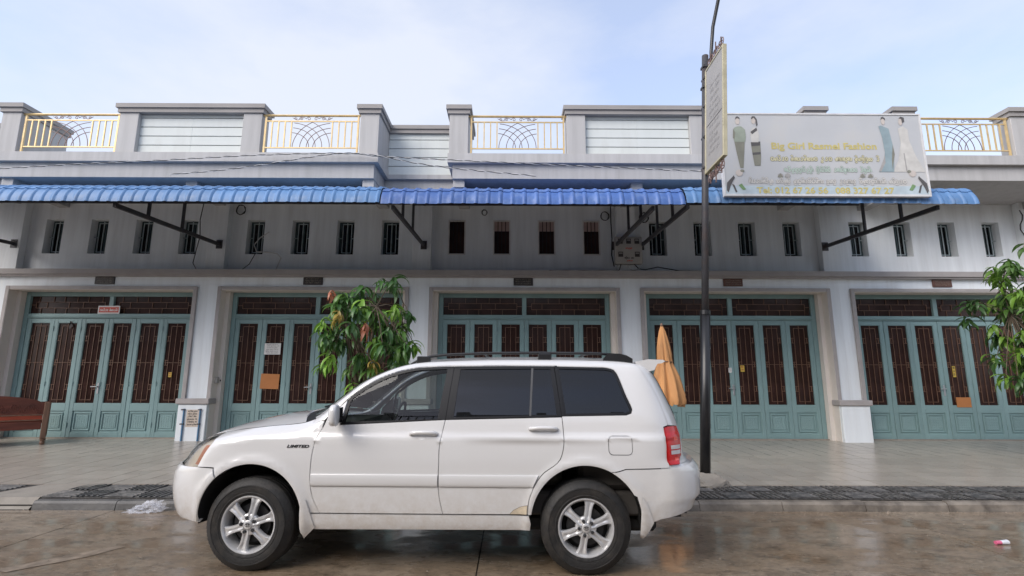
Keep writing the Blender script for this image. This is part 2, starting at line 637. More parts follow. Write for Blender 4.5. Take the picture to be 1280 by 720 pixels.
def script_strokes(x0, x1, z, h, rg, words=None):
    """strokes of one line of rounded script between x0 and x1, words with gaps"""
    res = []
    x = x0
    left = rg.randint(4, 8)
    while x < x1 - h * 0.4:
        w = h * rg.uniform(0.42, 0.62)
        k = rg.randint(0, 4)
        if k == 0:
            p = [(x, z + h * .45), (x + w * .15, z), (x + w * .45, z - h * .05), (x + w * .5, z + h * .5), (x + w * .75, z + h * .62), (x + w, z + h * .4), (x + w, z)]
        elif k == 1:
            p = [(x + w * .5 + w * .45 * math.cos(a), z + h * .3 + h * .32 * math.sin(a)) for a in [i * .7 for i in range(10)]]
        elif k == 2:
            p = [(x, z), (x, z + h * .55), (x + w * .3, z + h * .65), (x + w * .5, z + h * .4), (x + w * .5, z), (x + w, z), (x + w, z + h * .6)]
        elif k == 3:
            p = [(x, z + h * .6), (x + w * .3, z + h * .3), (x, z), (x + w * .6, z - h * .02), (x + w * .9, z + h * .3), (x + w * .6, z + h * .6)]
        else:
            p = [(x, z + h * .1), (x + w * .5, z - h * .05), (x + w * .8, z + h * .2), (x + w * .4, z + h * .5), (x + w * .9, z + h * .65)]
        res.append(p)
        if rg.random() < .35:
            res.append([(x, z + h * .8), (x + w * .4, z + h * .98), (x + w * .8, z + h * .78)])
        if rg.random() < .25:
            res.append([(x, z - h * .15), (x + w * .3, z - h * .35), (x + w * .7, z - h * .2)])
        x += w * 1.22
        left -= 1
        if left == 0 and words is not None:
            words.append(len(res))
        if left == 0:
            x += h * .55
            left = rg.randint(3, 8)
    return res


# ------------------------------------------------------------------ ground, road, pavement
tag(MB().box(-400, 400, -400, 400, -0.6, -0.02).build('ground', 'soil'), kind='structure')
road = MB().box(-30, 30, -5.4, 6.40, -0.019, -0.010).build('road', 'soil')
tag(road, kind='structure')
xs = [-29.5, -24.2, -19.0, -13.7, -8.9, -4.6, -0.26, 4.35, 9.0, 13.6, 18.3, 23.0, 29.5]
for i in range(len(xs) - 1):
    for (y0, y1) in ((-5.4, 1.15), (1.15, 6.40)):
        MB().box(xs[i] + .006, xs[i + 1] - .006, y0 + .006, y1 - .006, -0.0095, 0.0).build('road_slab', 'wet_road', road)
# the strip of worn white paint on the road
bmv = MB()
pa = [(-4.12, 4.47), (-3.98, 4.42), (-3.63, 4.78), (-3.50, 5.06), (-3.62, 5.09), (-3.78, 4.86)]
bmv.add([(x, y, 0.004) for x, y in pa], [tuple(range(len(pa)))])
mat('worn_paint', (0.21, 0.165, 0.12), 0.6, var=0.3, scale=12, stain=(0.12, 0.09, 0.06), stain_amt=0.85, stain_scale=8)
tag(bmv.build('road_marking', 'worn_paint'), kind='structure')

Y_P0, Y_P1 = 6.52, 7.27      # paver strip
Y_B = 11.95                  # building line
def pave_z(y):
    return 0.125 + (y - Y_P1) * 0.0195

pavement = MB().add([(-30, Y_P0, -.01), (30, Y_P0, -.01), (30, Y_P0, .107), (-30, Y_P0, .107), (-30, Y_P1, .113), (30, Y_P1, .113),
                     (30, 12.4, pave_z(12.4) - .008), (-30, 12.4, pave_z(12.4) - .008)],
                    [(0, 1, 2, 3), (3, 2, 5, 4), (4, 5, 6, 7)]).build('pavement', 'grout')
tag(pavement, kind='structure')
TS = 0.305
tile_me = MB().box(-TS / 2 + .005, TS / 2 - .005, -TS / 2 + .005, TS / 2 - .005, -.011, 0).mesh('tile')
tile_me.materials.append(MATS['tile'])
rest = MB()
ang = math.atan(0.0195)
cand = []
for r in range(15):
    y = Y_P1 + TS * (r + .5) + .01
    for c in range(-66, 67):
        x = TS * c + (0 if r % 2 else TS * 0.0)
        vis = abs(x) < y * 1.0 and not (-3.4 < x < 1.85 and y < 9.9)
        cand.append((0 if vis else 1, y, abs(x), x))
cand.sort()
for i, (nv, y, _, x) in enumerate(cand):
    z = pave_z(y)
    dz = rnd.uniform(-.0012, .0012)
    if i < 300:
        o = link('tile', tile_me, pavement)
        o.location = (x, y, z + dz)
        o.rotation_euler = (ang, 0, 0)
    else:
        h = TS / 2 - .005
        k0, k1 = -h * .0195, h * .0195
        rest.add([(x - h, y - h, z + k0 + dz), (x + h, y - h, z + k0 + dz), (x + h, y + h, z + k1 + dz), (x - h, y + h, z + k1 + dz),
                  (x - h, y - h, z - .012), (x + h, y - h, z - .012)], [(0, 1, 2, 3), (4, 5, 1, 0)])
ro = rest.build('tiling', 'tile', pavement)
ro['kind'] = 'stuff'
# ribbed dark pavers
PS = 0.375
pv = []
for k in range(2):
    b = MB().box(-PS / 2 + .005, PS / 2 - .005, -PS / 2 + .005, PS / 2 - .005, -.02, 0)
    for j in range(5):
        q = -PS / 2 + .03 + j * .066
        if k:
            b.box(-PS / 2 + .015, PS / 2 - .015, q, q + .036, 0, .014, .004)
        else:
            b.box(q, q + .036, -PS / 2 + .015, PS / 2 - .015, 0, .014, .004)
    me = b.mesh('paver')
    me.materials.append(MATS['paver'])
    pv.append(me)
for c in range(-37, 38):
    x = PS * (c + .5)
    if -6.25 < x < -5.6:
        continue
    for r in range(2):
        y = Y_P0 + PS * (r + .5)
        o = link('paver', pv[(c + r) % 2], pavement)
        o.location = (x, y, .114 + rnd.uniform(-.006, .004))
        o.rotation_euler = (rnd.uniform(-.015, .015), rnd.uniform(-.015, .015), 0)
dr = MB().add([(-6.42, Y_P0 - .11, .004), (-5.62, Y_P0 - .11, .004), (-5.40, Y_P1, .131), (-6.15, Y_P1, .131), (-6.42, Y_P0, .118), (-5.60, Y_P0, .118)],
              [(0, 1, 5, 4), (4, 5, 2, 3)]).build('driveway_ramp', 'concrete')
tag(dr, kind='structure')
kerb = MB().box(-30, 30, 6.44, 6.518, -.01, .05).build('kerb', 'soil')
tag(kerb, kind='structure')
x = -29.0
while x < 29:
    if -6.5 < x + .5 < -5.6:
        x = -5.60
        continue
    L = 0.98
    dark = x < 1.0
    v = [(x + .004, 6.415, -.008), (x + L - .004, 6.415, -.008), (x + .004, 6.43, .070), (x + L - .004, 6.43, .070),
         (x + .004, 6.45, .096), (x + L - .004, 6.45, .096), (x + .004, 6.516, .103), (x + L - .004, 6.516, .103),
         (x + .004, 6.516, -.008), (x + L - .004, 6.516, -.008)]
    jz = rnd.uniform(-.008, .006)
    v = [(a, b_ + rnd.uniform(-.003, .003), c_ + jz) for a, b_, c_ in v]
    MB().add(v, [(0, 1, 3, 2), (2, 3, 5, 4), (4, 5, 7, 6), (6, 7, 9, 8), (0, 2, 4, 6, 8), (1, 9, 7, 5, 3)]).build(
        'kerb_stone', 'dark_kerb' if dark else 'kerb', kerb)
    x += L

# ------------------------------------------------------------------ the terrace of shophouses
PITCH, CX0 = 4.785, 0.327
ZG = 0.215
HB = PITCH / 2
OFF = (0, 11.57, ZG)
Y_W, Y_T, Y_D, Y_U = 11.57, 11.52, 11.90, 11.87
Z_OP = 3.505
_cache = {}


def part(key, fn, name, m, parent, smooth=False):
    """a part whose mesh is shared between alike houses"""
    if key not in _cache:
        mb = MB()
        fn(mb)
        me = mb.mesh(name, OFF, smooth)
        me.materials.append(MATS[m])
        _cache[key] = me
    return link(name, _cache[key], parent)


def f_lower(b):
    for s in (-1, 1):
        x0, x1 = sorted((s * 2.085, s * HB))
        b.box(x0, x1, Y_W, 12.2, 0.05, 3.9)
    b.box(-2.085, 2.085, Y_W, 12.2, Z_OP, 3.9)


def f_reveal(b):
    for s in (-1, 1):
        x0, x1 = sorted((s * 1.985, s * 2.083))
        b.box(x0, x1, 11.74, 12.15, 0.06, Z_OP - .002)
    b.box(-1.985, 1.985, 12.0, 12.15, 3.40, Z_OP - .003)
    for s in (-1, 1):      # plaster skin of the outer jamb
        x0, x1 = sorted((s * 2.075, s * 2.0848))
        b.box(x0, x1, Y_T + .006, 11.738, 0.06, Z_OP - .012)
    b.box(-2.07, 2.07, Y_T + .008, 11.99, Z_OP - .010, Z_OP - .002)


def f_trim(b):
    for s in (-1, 1):
        x0, x1 = sorted((s * 2.078, s * 2.162))
        b.box(x0, x1, Y_T, Y_W - .002, 1.05, Z_OP + .075, .006)
    b.box(-2.0775, 2.0775, Y_T + .001, Y_W - .002, Z_OP - .004, Z_OP + .0745, .006)


def f_plinth(b):
    b.box(HB - .31, HB + .31, 11.44, 11.76, 0.10, .975, .008)


def f_plinthcap(b):
    b.box(HB - .36, HB + .36, 11.40, 11.70, .976, 1.095, .014)


def f_ledge(b):
    b.box(-HB, HB, 11.45, Y_U + .2, 3.842, 3.96)
    b.box(-HB, HB, 11.485, Y_U + .2, 3.80, 3.8415)


WX = [-1.599, -.533, .533, 1.599]
WW, WZ0, WZ1 = 0.205, 4.415, 5.26


def f_upper(b):
    y0, y1 = Y_U, 12.3
    edges = [-HB] + [q for w in WX for q in (w - WW, w + WW)] + [HB]
    for i in range(0, len(edges), 2):
        b.box(edges[i], edges[i + 1], y0, y1, 3.96, 5.75)
    for w in WX:
        b.box(w - WW, w + WW, y0, y1, 3.96, WZ0)
        b.box(w - WW, w + WW, y0, y1, WZ1, 5.75)


def f_fin(b):
    b.box(HB - .217, HB + .217, 11.69, Y_U - .002, 3.962, 5.74, .006)


def house_ground(t, hid):
    part('lower', f_lower, 'lower_wall', 'wall', t)
    part('reveal', f_reveal, 'door_reveal', 'reveal', t)
    part('trim', f_trim, 'door_surround', 'trim', t)
    p = part('plinth', f_plinth, 'plinth', 'wall', t)
    part('plinthcap', f_plinthcap, 'plinth_cap', 'trim', p)
    part('threshold', lambda b: b.box(-1.98, 1.98, 11.80, 11.862, .10, .238, .008), 'threshold', 'concrete', t)
    part('ledge', f_ledge, 'ledge', 'trim', t)
    part('upper', f_upper, 'upper_wall', 'upper_wall', t)
    part('fin', f_fin, 'pier', 'upper_wall', t)
    part('body', lambda b: b.box(-HB, HB, 12.31, 20, .05, 5.69), 'rear_body', 'upper_wall', t)


DF = 0.10        # door frame width
LW = (2 * 1.98 - 2 * DF) / 6
Z_T0, Z_T1, Z_L = 2.99, 3.395, 2.875     # transom pane bottom/top, leaf top


def f_dframe(b):
    y0, y1 = Y_D - .03, Y_D + .07
    for s in (-1, 1):
        x0, x1 = sorted((s * 1.98, s * (1.98 - DF)))
        b.box(x0, x1, y0, y1, ZG - .1, 3.492, .006)
    w = 1.98 - DF
    b.box(-w, w, y0, y1, Z_T1, 3.492, .006)
    b.box(-w, w, y0, y1, Z_L + .006, Z_T0, .006)
    b.box(-.05, .05, y0 + .002, y1, Z_T0, Z_T1, .006)
    b.box(-w, w, y0 - .02, y0 + .03, Z_L + .03, Z_L + .055, .006)


def lattice_v(b, w, h, x, z, y, t=.011):
    """upright lattice of a leaf pane, centred x, bottom z"""
    a = w * .27
    def vb(xx, z0, z1):
        b.box(x + xx - t / 2, x + xx + t / 2, y, y + .012, z0, z1)
    def hb(x0, x1, zz):
        b.box(x + x0, x + x1, y - .002, y + .010, zz - t / 2, zz + t / 2)
    vb(0, z + .02, z + h - .02)
    vb(-a, z + .08, z + h - .08)
    vb(a, z + .08, z + h - .08)
    hb(-a - t / 2, a + t / 2, z + .08)
    hb(-a - t / 2, a + t / 2, z + h - .08)
    hb(-w / 2, w / 2, z + h * .5)
    for q in (.2, .5, .8):
        for s in (-1, 1):
            for d in (-.055, .055):
                zz = z + h * q + d
                x0, x1 = sorted((s * a, s * w / 2))
                hb(x0, x1, zz)
            e = s * (a + w / 2) / 2
            vb(e, z + h * q - .055, z + h * q + .055)


def lattice_h(b, w, h, x, z, y, t=.011):
    def vb(xx, z0, z1):
        b.box(x + xx - t / 2, x + xx + t / 2, y, y + .012, z0, z1)
    def hb(x0, x1, zz):
        b.box(x + x0, x + x1, y - .002, y + .010, zz - t / 2, zz + t / 2)
    e = w / 2 - .12
    hb(-e, e, z + h * .33)
    hb(-e, e, z + h * .67)
    hb(-w / 2, -e, z + h * .5)
    hb(e, w / 2, z + h * .5)
    for s in (-1, 1):
        vb(s * e, z + h * .33, z + h * .67)
    for q in (-.3, -.02, .16):
        vb(q * w, z + h * .33, z + h * .67)
    for q in (-.4, -.22, -.08, .08, .22, .4):
        vb(q * w, z + h * .67, z + h)
        vb((q + .03) * w, z, z + h * .33)


PW, PZ0, PZ1 = .222, .962, 2.785   # pane half width, bottom, top


def leaf_fn(b):
    h = LW / 2 - .003
    y0, y1 = Y_D - .015, Y_D + .03
    for s in (-1, 1):
        x0, x1 = sorted((s * h, s * PW))
        b.box(x0, x1, y0, y1, ZG + .01, Z_L, .004)
    b.box(-PW, PW, y0 + .001, y1, PZ1, Z_L, .004)
    b.box(-PW, PW, y0 + .001, y1, .80, PZ0, .004)
    b.box(-PW, PW, y0 + .001, y1, ZG + .01, .345, .004)
    b.box(-PW, PW, y0 + .022, y1, .345, .80)
    # glazing bead
    for s in (-1, 1):
        x0, x1 = sorted((s * PW, s * (PW - .012)))
        b.box(x0, x1, y0 + .006, y1, PZ0, PZ1)
    b.box(-PW + .012, PW - .012, y0 + .006, y1, PZ0, PZ0 + .012)
    b.box(-PW + .012, PW - .012, y0 + .006, y1, PZ1 - .012, PZ1)


def f_panel(b):
    y = Y_D - .015 + .022
    a, z0, z1 = .19, .375, .77
    w = .028
    for (x0, x1, q0, q1) in ((-a, a, z0, z0 + w), (-a, a, z1 - w, z1), (-a, -a + w, z0 + w, z1 - w), (a - w, a, z0 + w, z1 - w)):
        b.box(x0, x1, y - .018, y, q0, q1, .006)
    b.box(-a + .052, a - .052, y - .012, y, z0 + .052, z1 - .052, .006)
    for i in range(5):
        for j in range(7):
            cx, cz = -.10 + i * .05, z0 + .09 + j * .036
            b.add([(cx - .014, y - .0125, cz), (cx, y - .0125, cz - .014), (cx + .014, y - .0125, cz), (cx, y - .0125, cz + .014), (cx, y - .020, cz)],
                  [(0, 1, 4), (1, 2, 4), (2, 3, 4), (3, 0, 4)])


def f_transom_pane(s):
    def fn(b):
        x0, x1 = sorted((s * .05, s * (1.98 - DF)))
        b.box(x0, x1, Y_D + .03, Y_D + .04, Z_T0, Z_T1)
    return fn


def f_transom_lat(s):
    def fn(b):
        lattice_h(b, 1.83, Z_T1 - Z_T0, s * .965, Z_T0, Y_D + .012)
    return fn


def house_doors(t):
    fr = part('dframe', f_dframe, 'door_frame', 'teal', t)
    for s in (-1, 1):
        part(('tp', s), f_transom_pane(s), 'transom_pane', 'pane', fr)
        part(('tl', s), f_transom_lat(s), 'transom_lattice', 'lattice', fr)
    for i in range(6):
        x = -LW * 2.5 + i * LW
        lf = part('leaf', leaf_fn, 'door_leaf', 'teal', t)
        lf.location = (x, rnd.uniform(-.004, .004), 0)
        part('lpane', lambda b: b.box(-PW, PW, Y_D + .018, Y_D + .026, PZ0, PZ1), 'pane', 'pane', lf)
        part('llat', lambda b: lattice_v(b, 2 * PW, PZ1 - PZ0, 0, PZ0, Y_D + .004), 'lattice', 'lattice', lf)
        part('lpanel', f_panel, 'raised_panel', 'teal', lf)
        for z in (.45, 1.35, 2.6):
            part(('lhinge', z), lambda b: b.tube([(-LW / 2 + .002, Y_D - .022, z), (-LW / 2 + .002, Y_D - .022, z + .1)], .010, 6), 'hinge', 'teal', lf)
        if i == 2:
            def handle(b):
                b.box(LW / 2 - .062, LW / 2 - .022, Y_D - .026, Y_D - .015, 1.18, 1.42, .004)
                b.bar((LW / 2 - .042, Y_D - .03, 1.34), (LW / 2 - .042, Y_D - .075, 1.34), .018)
                b.bar((LW / 2 - .03, Y_D - .07, 1.34), (LW / 2 - .17, Y_D - .07, 1.335), .02)
            part('lhandle', handle, 'handle', 'zinc', lf)


def house_windows(t, flush):
    if flush:      # shallow aluminium windows flush with the wall
        for i, w in enumerate(WX):
            def fr(b):
                for (x0, x1, z0, z1) in ((-.205, -.178, WZ0, WZ1), (.178, .205, WZ0, WZ1), (-.178, .178, WZ0, WZ0 + .027), (-.178, .178, WZ1 - .027, WZ1)):
                    b.box(x0, x1, Y_U - .02, Y_U + .05, z0, z1)
            f = part('fw', fr, 'window', 'white_frame', t)
            f.location = (w, 0, 0)
            part('fwg', lambda b: b.box(-.178, .178, Y_U + .02, Y_U + .028, WZ0 + .027, WZ1 - .027), 'glass', 'pane', f)
            def bars(b):
                for q in (-.09, 0, .09):
                    b.box(q - .008, q + .008, Y_U + .005, Y_U + .018, WZ0 + .027, WZ1 - .027)
            part('fwb', bars, 'window_bar', 'black', f)
            if i:
                part('fwrefl', lambda b: b.box(-.176, .176, Y_U + .0185, Y_U + .0195, WZ1 - .26, WZ1 - .03), 'painted_reflection', 'painted_reflection', f)  # pink strip before the glass, a reflection painted as colour
        return
    for w in WX:
        def fr(b):
            y0 = 12.07
            for (x0, x1, z0, z1) in ((-.204, -.165, WZ0, WZ1), (.165, .204, WZ0, WZ1), (-.165, .165, WZ0, WZ0 + .035), (-.165, .165, WZ1 - .035, WZ1)):
                b.box(x0, x1, y0, y0 + .06, z0 + .001, z1 - .001)
            b.box(-.015, .015, y0 + .005, y0 + .06, WZ0 + .035, WZ1 - .035)
        f = part('rw', fr, 'window', 'win_frame', t)
        f.location = (w, 0, 0)
        part('rwg', lambda b: b.box(-.165, .165, 12.11, 12.118, WZ0 + .035, WZ1 - .035), 'glass', 'win_glass', f)
        def bars(b):
            y = 12.0
            r = .0085
            for q in (-.105, 0, .105):
                b.box(q - r, q + r, y, y + .016, WZ0 + .07, WZ1 - .07)
            for z in (WZ0 + .07, WZ1 - .07):
                b.box(-.11, .11, y - .002, y + .014, z - r, z + r)
            b.box(-r, r, y, y + .016, WZ0 + .002, WZ0 + .07)
            b.box(-r, r, y, y + .016, WZ1 - .07, WZ1 - .002)
            for s in (-1, 1):
                x0, x1 = sorted((s * .105, s * .204))
                b.box(x0, x1, y, y + .014, (WZ0 + WZ1) / 2 - r, (WZ0 + WZ1) / 2 + r)
        part('rwb', bars, 'window_grille', 'grille', f)


# roof terrace: s=+1 has the recess at its left boundary, s=-1 is the mirror image
YF, YC, YR = 10.34, 10.27, 11.20
ZS, Z1, Z2, ZC0, ZC1 = 5.70, 6.02, 6.225, 7.13, 7.32


def house_roof(t, s):
    def X(a, c):
        return (a, c) if s > 0 else (-c, -a)

    def pt(key, name, m, *boxes, par=None, ch=0.0):
        def fn(b):
            for (x0, x1, y0, y1, z0, z1) in boxes:
                a, c = X(x0, x1)
                b.box(a, c, y0, y1, z0, z1, ch)
        return part((key, s), fn, name, m, par or t)

    A0, A1, B0, B1 = -1.64, -1.235, .87, 1.2725
    pt('slab', 'lower_fascia', 'parapet', (A0 + .08, HB, YF, 12.3, ZS, Z1), (-HB, A0 + .08, YR + .07, 12.3, ZS, Z1))
    pt('band', 'upper_fascia', 'parapet', (A0 - .02, HB, YF - .10, 12.3, Z1 + .001, Z2), (-HB, A0 - .02, YR - .03, 12.3, Z1 + .001, Z2 - .10))
    ca = pt('colA', 'parapet_column', 'parapet', (A0, A1, YC, YR + .25, Z2 + .001, ZC0), ch=.006)
    pt('colAcap', 'column_cap', 'cap', (A0 - .035, A1 + .035, YC - .035, YR - .06, ZC0 + .001, ZC0 + .095), (A0 - .07, A1 + .07, YC - .07, YR - .09, ZC0 + .0955, ZC1),
       (A0 - .035, A1 + .035, YR - .059, YR + .28, ZC0 + .001, ZC0 + .094), (A0 - .07, A1 + .07, YR - .0895, YR + .3, ZC0 + .0955, ZC1 - .001), par=ca)
    cb = pt('colB', 'parapet_column', 'parapet', (B0, B1, YC, YC + .32, Z2 + .001, ZC0), ch=.006)
    # coping over columns and slatted panel, up to the party line
    pt('cop', 'coping', 'cap', (B0 - .035, HB, YC - .035, YC + .36, ZC0 + .001, ZC0 + .095), (B0 - .07, HB, YC - .07, YC + .40, ZC0 + .0955, ZC1))
    pt('copr', 'coping', 'cap', (-HB, A0 - .0355, YR - .06, YR + .28, ZC0 + .001, ZC0 + .093), (-HB, A0 - .0705, YR - .09, YR + .3, ZC0 + .0955, ZC1 - .002))
    pt('back', 'panel_backing', 'groove', (B1 + .001, HB, YC + .115, YC + .30, Z2 + .001, ZC0))
    pt('backr', 'panel_backing', 'groove', (-HB, A0 - .001, YR + .028, YR + .25, Z2 - .10, ZC0))
    n = 4
    hs = (ZC0 - Z2) / 4.35
    z = Z2 + .008
    while z < ZC0 - .05:
        z1 = min(z + hs - .016, ZC0)
        pt(('sl', z), 'slat', 'slat', (B1 + .002, HB, YC + .09, YC + .118, z, z1), ch=.004)
        z += hs
    z = Z2 - .095
    hs *= 1.04
    while z < ZC0 - .05:
        z1 = min(z + hs - .016, ZC0)
        pt(('slr', z), 'slat', 'slat', (-HB, A0 - .002, YR, YR + .03, z, z1), ch=.004)
        z += hs
    # railing
    rl = part(('rail', s), lambda b: (b.tube([(X(A1 - .03, 0)[0] if s > 0 else 1.235 + .03, YC + .07, 7.115), ((B0 + .03) if s > 0 else -B0 - .03, YC + .07, 7.115)], .026, 8),), 'railing', 'gold', t)
    def rails(b):
        a, c = X(A1 + .06, B0 - .06)
        y = YC + .07
        for z in (6.985, 6.375):
            b.box(a, c, y - .012, y + .012, z - .012, z + .012)
    part(('rls', s), rails, 'rail', 'gold', rl)
    mid = (A1 + B0) / 2 * s
    a, c = X(A1 + .06, B0 - .06)
    hw = .44
    def post(xx, z0, z1, key, w=.012):
        part((key, s, round(xx, 3)), lambda b: b.box(xx - w, xx + w, YC + .07 - w, YC + .07 + w, z0, z1), 'baluster', 'gold', rl)
    post(a, Z2, 7.10, 'rp', .018)
    post(c, Z2, 7.10, 'rp', .018)
    for side in (-1, 1):
        e = a if side < 0 else c
        q = mid + side * hw
        for k in range(4):
            xx = q + (e - q) * k / 4.0
            post(xx, 6.387, 6.973, 'rb')
    def arcs(b):
        z0, z1 = 6.387, 6.973
        y = YC + .07
        for side in (-1, 1):
            cx = mid + side * (hw + .02)
            for rr in (.42, .56, .70, .86):
                pts = []
                for k in range(15):
                    aa = PI / 2 * k / 14
                    xx, zz = cx - side * rr * math.cos(aa), z0 + rr * .80 * math.sin(aa)
                    if abs(xx - mid) <= hw and zz <= z1:
                        pts.append((xx, y + side * .006, zz))
                if len(pts) > 1:
                    b.tube(pts, .0075, 5)
    part(('arc', s), arcs, 'arc_ornament', 'bronze', rl)
    def scroll(b):
        y = YC + .07
        for sg in (-1, 1):
            for c0, rr in ((.08, .05), (.24, .045), (.36, .035)):
                b.tube([(mid + sg * (c0 + rr * (1 - k / 16) * math.cos(k * .55)), y, 7.045 + rr * (1 - k / 18) * math.sin(k * .55) * .9) for k in range(14)], .0065, 5)
            b.tube([(mid + sg * (.13 + .3 * k / 8), y, 7.045 + .03 * math.sin(k * .9)) for k in range(9)], .006, 5)
    part(('scr', s), scroll, 'scroll_ornament', 'bronze', rl)
    # dark beam under the soffit at the recess, purlin stubs
    pt('beam', 'soffit_beam', 'parapet', (A0 + .09, A0 + .33, YF + .08, Y_U, ZS - .16, ZS - .001))
    pt('beam2', 'soffit_beam', 'parapet', (HB - .12, HB, YF + .2, Y_U, ZS - .16, ZS - .001))


desc = {0: 'shophouse behind the carved wooden daybed, far end of the row',
        1: 'shophouse with teal doors and red label, wooden daybed in front',
        2: 'shophouse whose teal doors stand behind the small mango tree',
        3: 'shophouse behind the white car with flush white framed upper windows',
        4: 'shophouse with the closed orange parasol before its teal doors',
        5: 'shophouse past the canopy end, its wall bright and unshaded',
        6: 'shophouse beyond the leafy tree at the canopy end of the row'}
houses = {}
for i in range(0, 7):
    cx = CX0 + (i - 3) * PITCH
    t = thing('shophouse', (cx, OFF[1], OFF[2]), desc[i], 'shophouse', 'terraced shophouses')
    houses[i] = t
    house_ground(t, i)
    house_doors(t)
    house_windows(t, i == 3)
    house_roof(t, 1 if i % 2 else -1)
    # plaque over the door
    pm = 'plaque_brown' if i in (4, 5) else 'plaque'
    px_ = {1: .03}.get(i, -.03)
    pq = MB().box(px_ - .22, px_ + .22, Y_W - .03, Y_W - .001, 3.625, 3.795, .004).build('plaque', pm, t, OFF)
    b = MB()
    rg = random.Random(i)
    for k in range(3):
        for p in script_strokes(px_ - .18 + rg.random() * .02, px_ + .18, 3.755 - k * .047, .026, rg):
            ribbon(b, p, .002, Y_W - .032)
    b.build('lettering', 'gold_print', pq, OFF)

# ------------------------------------------------------------------ blue canopies
RIB = 0.19


def canopy_profile():
    pts = []
    r, cy, cz = .38, 8.74, 4.46
    a = 180.0
    while a >= 106:
        pts.append((cy + r * math.cos(R(a)), cz + r * math.sin(R(a)), -math.cos(R(a)) * -1, math.sin(R(a))))
        a -= 6.1
    y0, z0 = pts[-1][0], pts[-1][1]
    ny, nz = math.cos(R(106)), math.sin(R(106))
    for k in range(1, 9):
        y = y0 + (11.66 - y0) * k / 8
        pts.append((y, z0 + (y - y0) * .285, ny, nz))
    return pts


def sheet_mesh(nr, mname, seed):
    prof = canopy_profile()
    rg = random.Random(seed)
    # arc length with tile steps
    rows = []
    s = 0
    last = None
    step = .27
    prev_ph = 0
    for (y, z, ny, nz) in prof:
        if last:
            s += math.hypot(y - last[0], z - last[1])
        last = (y, z)
        ph = (s % step) / step
        rows.append((y, z, ny, nz, ph))
    full = []
    for i, (y, z, ny, nz, ph) in enumerate(rows):
        full.append((y, z, ny, nz, .014 * (1 - ph)))
        if i + 1 < len(rows) and rows[i + 1][4] < ph:       # drop then jump
            y2, z2, ny2, nz2, p2 = rows[i + 1]
            t = (1 - ph) / (1 - ph + p2 + 1e-6)
            ym, zm = y + (y2 - y) * t, z + (z2 - z) * t
            full.append((ym, zm, ny, nz, 0.0))
            full.append((ym + .001, zm + .001, ny, nz, .014))
    cols = []
    for k in range(nr):
        for q, o in ((0, 0), (.16, .004), (.32, 0), (.58, 0), (.66, .014), (.74, .022), (.82, .022), (.90, .014)):
            cols.append(((k + q) * RIB, o))
    cols.append((nr * RIB, 0))
    v, f = [], []
    for (y, z, ny, nz, st) in full:
        for (x, o) in cols:
            d = o + st + rg.uniform(-.0015, .0015)
            v.append((x, y + ny * d, z + nz * d))
    m = len(cols)
    for i in range(len(full) - 1):
        for j in range(m - 1):
            f.append((i * m + j, i * m + j + 1, (i + 1) * m + j + 1, (i + 1) * m + j))
    mb = MB()
    mb.add(v, f)
    me = mb.mesh('roof_sheet', smooth=True)
    sharp(me, 40)
    me.materials.append(MATS[mname])
    return me


def canopy(x0, x1, dz, mname, label, arms, grp):
    t = thing('canopy', ((x0 + x1) / 2, 8.36, 4.43), label, 'canopy', grp)
    ox, oy, oz = t.location
    W = x1 - x0
    n = max(1, round(W / (RIB * 5)))
    kinds = [sheet_mesh(5, mname, k) for k in range(2)]
    sc = W / (n * RIB * 5)
    for i in range(n):
        o = link('roof_sheet', kinds[i % 2], t)
        o.location = (x0 + i * W / n - ox, -oy + rnd.uniform(-.006, .006), -oz + dz + (.004 if i % 2 else 0) + rnd.uniform(-.004, .004))
        o.scale = (sc, 1, 1)
    for (y, z) in ((8.60, 4.66), (8.90, 4.80), (9.9, 5.085), (11.2, 5.455)):
        MB().box(x0 + .03, x1 - .05, y - .025, y + .025, z - .03 + dz, z + .03 + dz).build('purlin', 'steel', t, (ox, oy, oz))
    for xa in arms:
        ar = MB().bar((xa, 11.70, 4.60), (xa, 8.47, 4.44 + dz), .05, .075).build('support_arm', 'steel', t, (ox, oy, oz))
        for (y, top) in ((9.3, 4.93), (10.3, 5.21)):
            zb = 4.60 + (11.70 - y) / 3.23 * -.16
            MB().bar((xa, y, zb), (xa, y, top + dz), .045, .045).build('hanger', 'steel', ar, (ox, oy, oz))
        MB().bar((xa, 11.66, 5.60 + dz), (xa, 8.75, 4.775 + dz), .05, .06).build('rafter', 'steel', ar, (ox, oy, oz))
        MB().box(xa - .07, xa + .07, 11.672, 11.6895, 4.5, 4.7).build('wall_plate', 'steel', ar, (ox, oy, oz))
        MB().tube([(xa + .02, 11.68, 4.66), (xa + .02, 11.60, 4.66)], .012, 6).build('anchor_bolt', 'steel', ar, (ox, oy, oz))
    return t


G_CAN = 'metal canopies along the terrace'
canopy(-12.6, -2.22, 0.0, 'blue_roof', 'long pale blue metal canopy running above the mango tree', (-11.55, -6.78), G_CAN)
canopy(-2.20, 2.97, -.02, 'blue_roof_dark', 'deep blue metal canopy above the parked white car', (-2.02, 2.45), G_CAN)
canopy(2.99, 7.98, .015, 'blue_roof', 'pale blue metal canopy with the shop billboard standing on it', (3.05, 7.36), G_CAN)

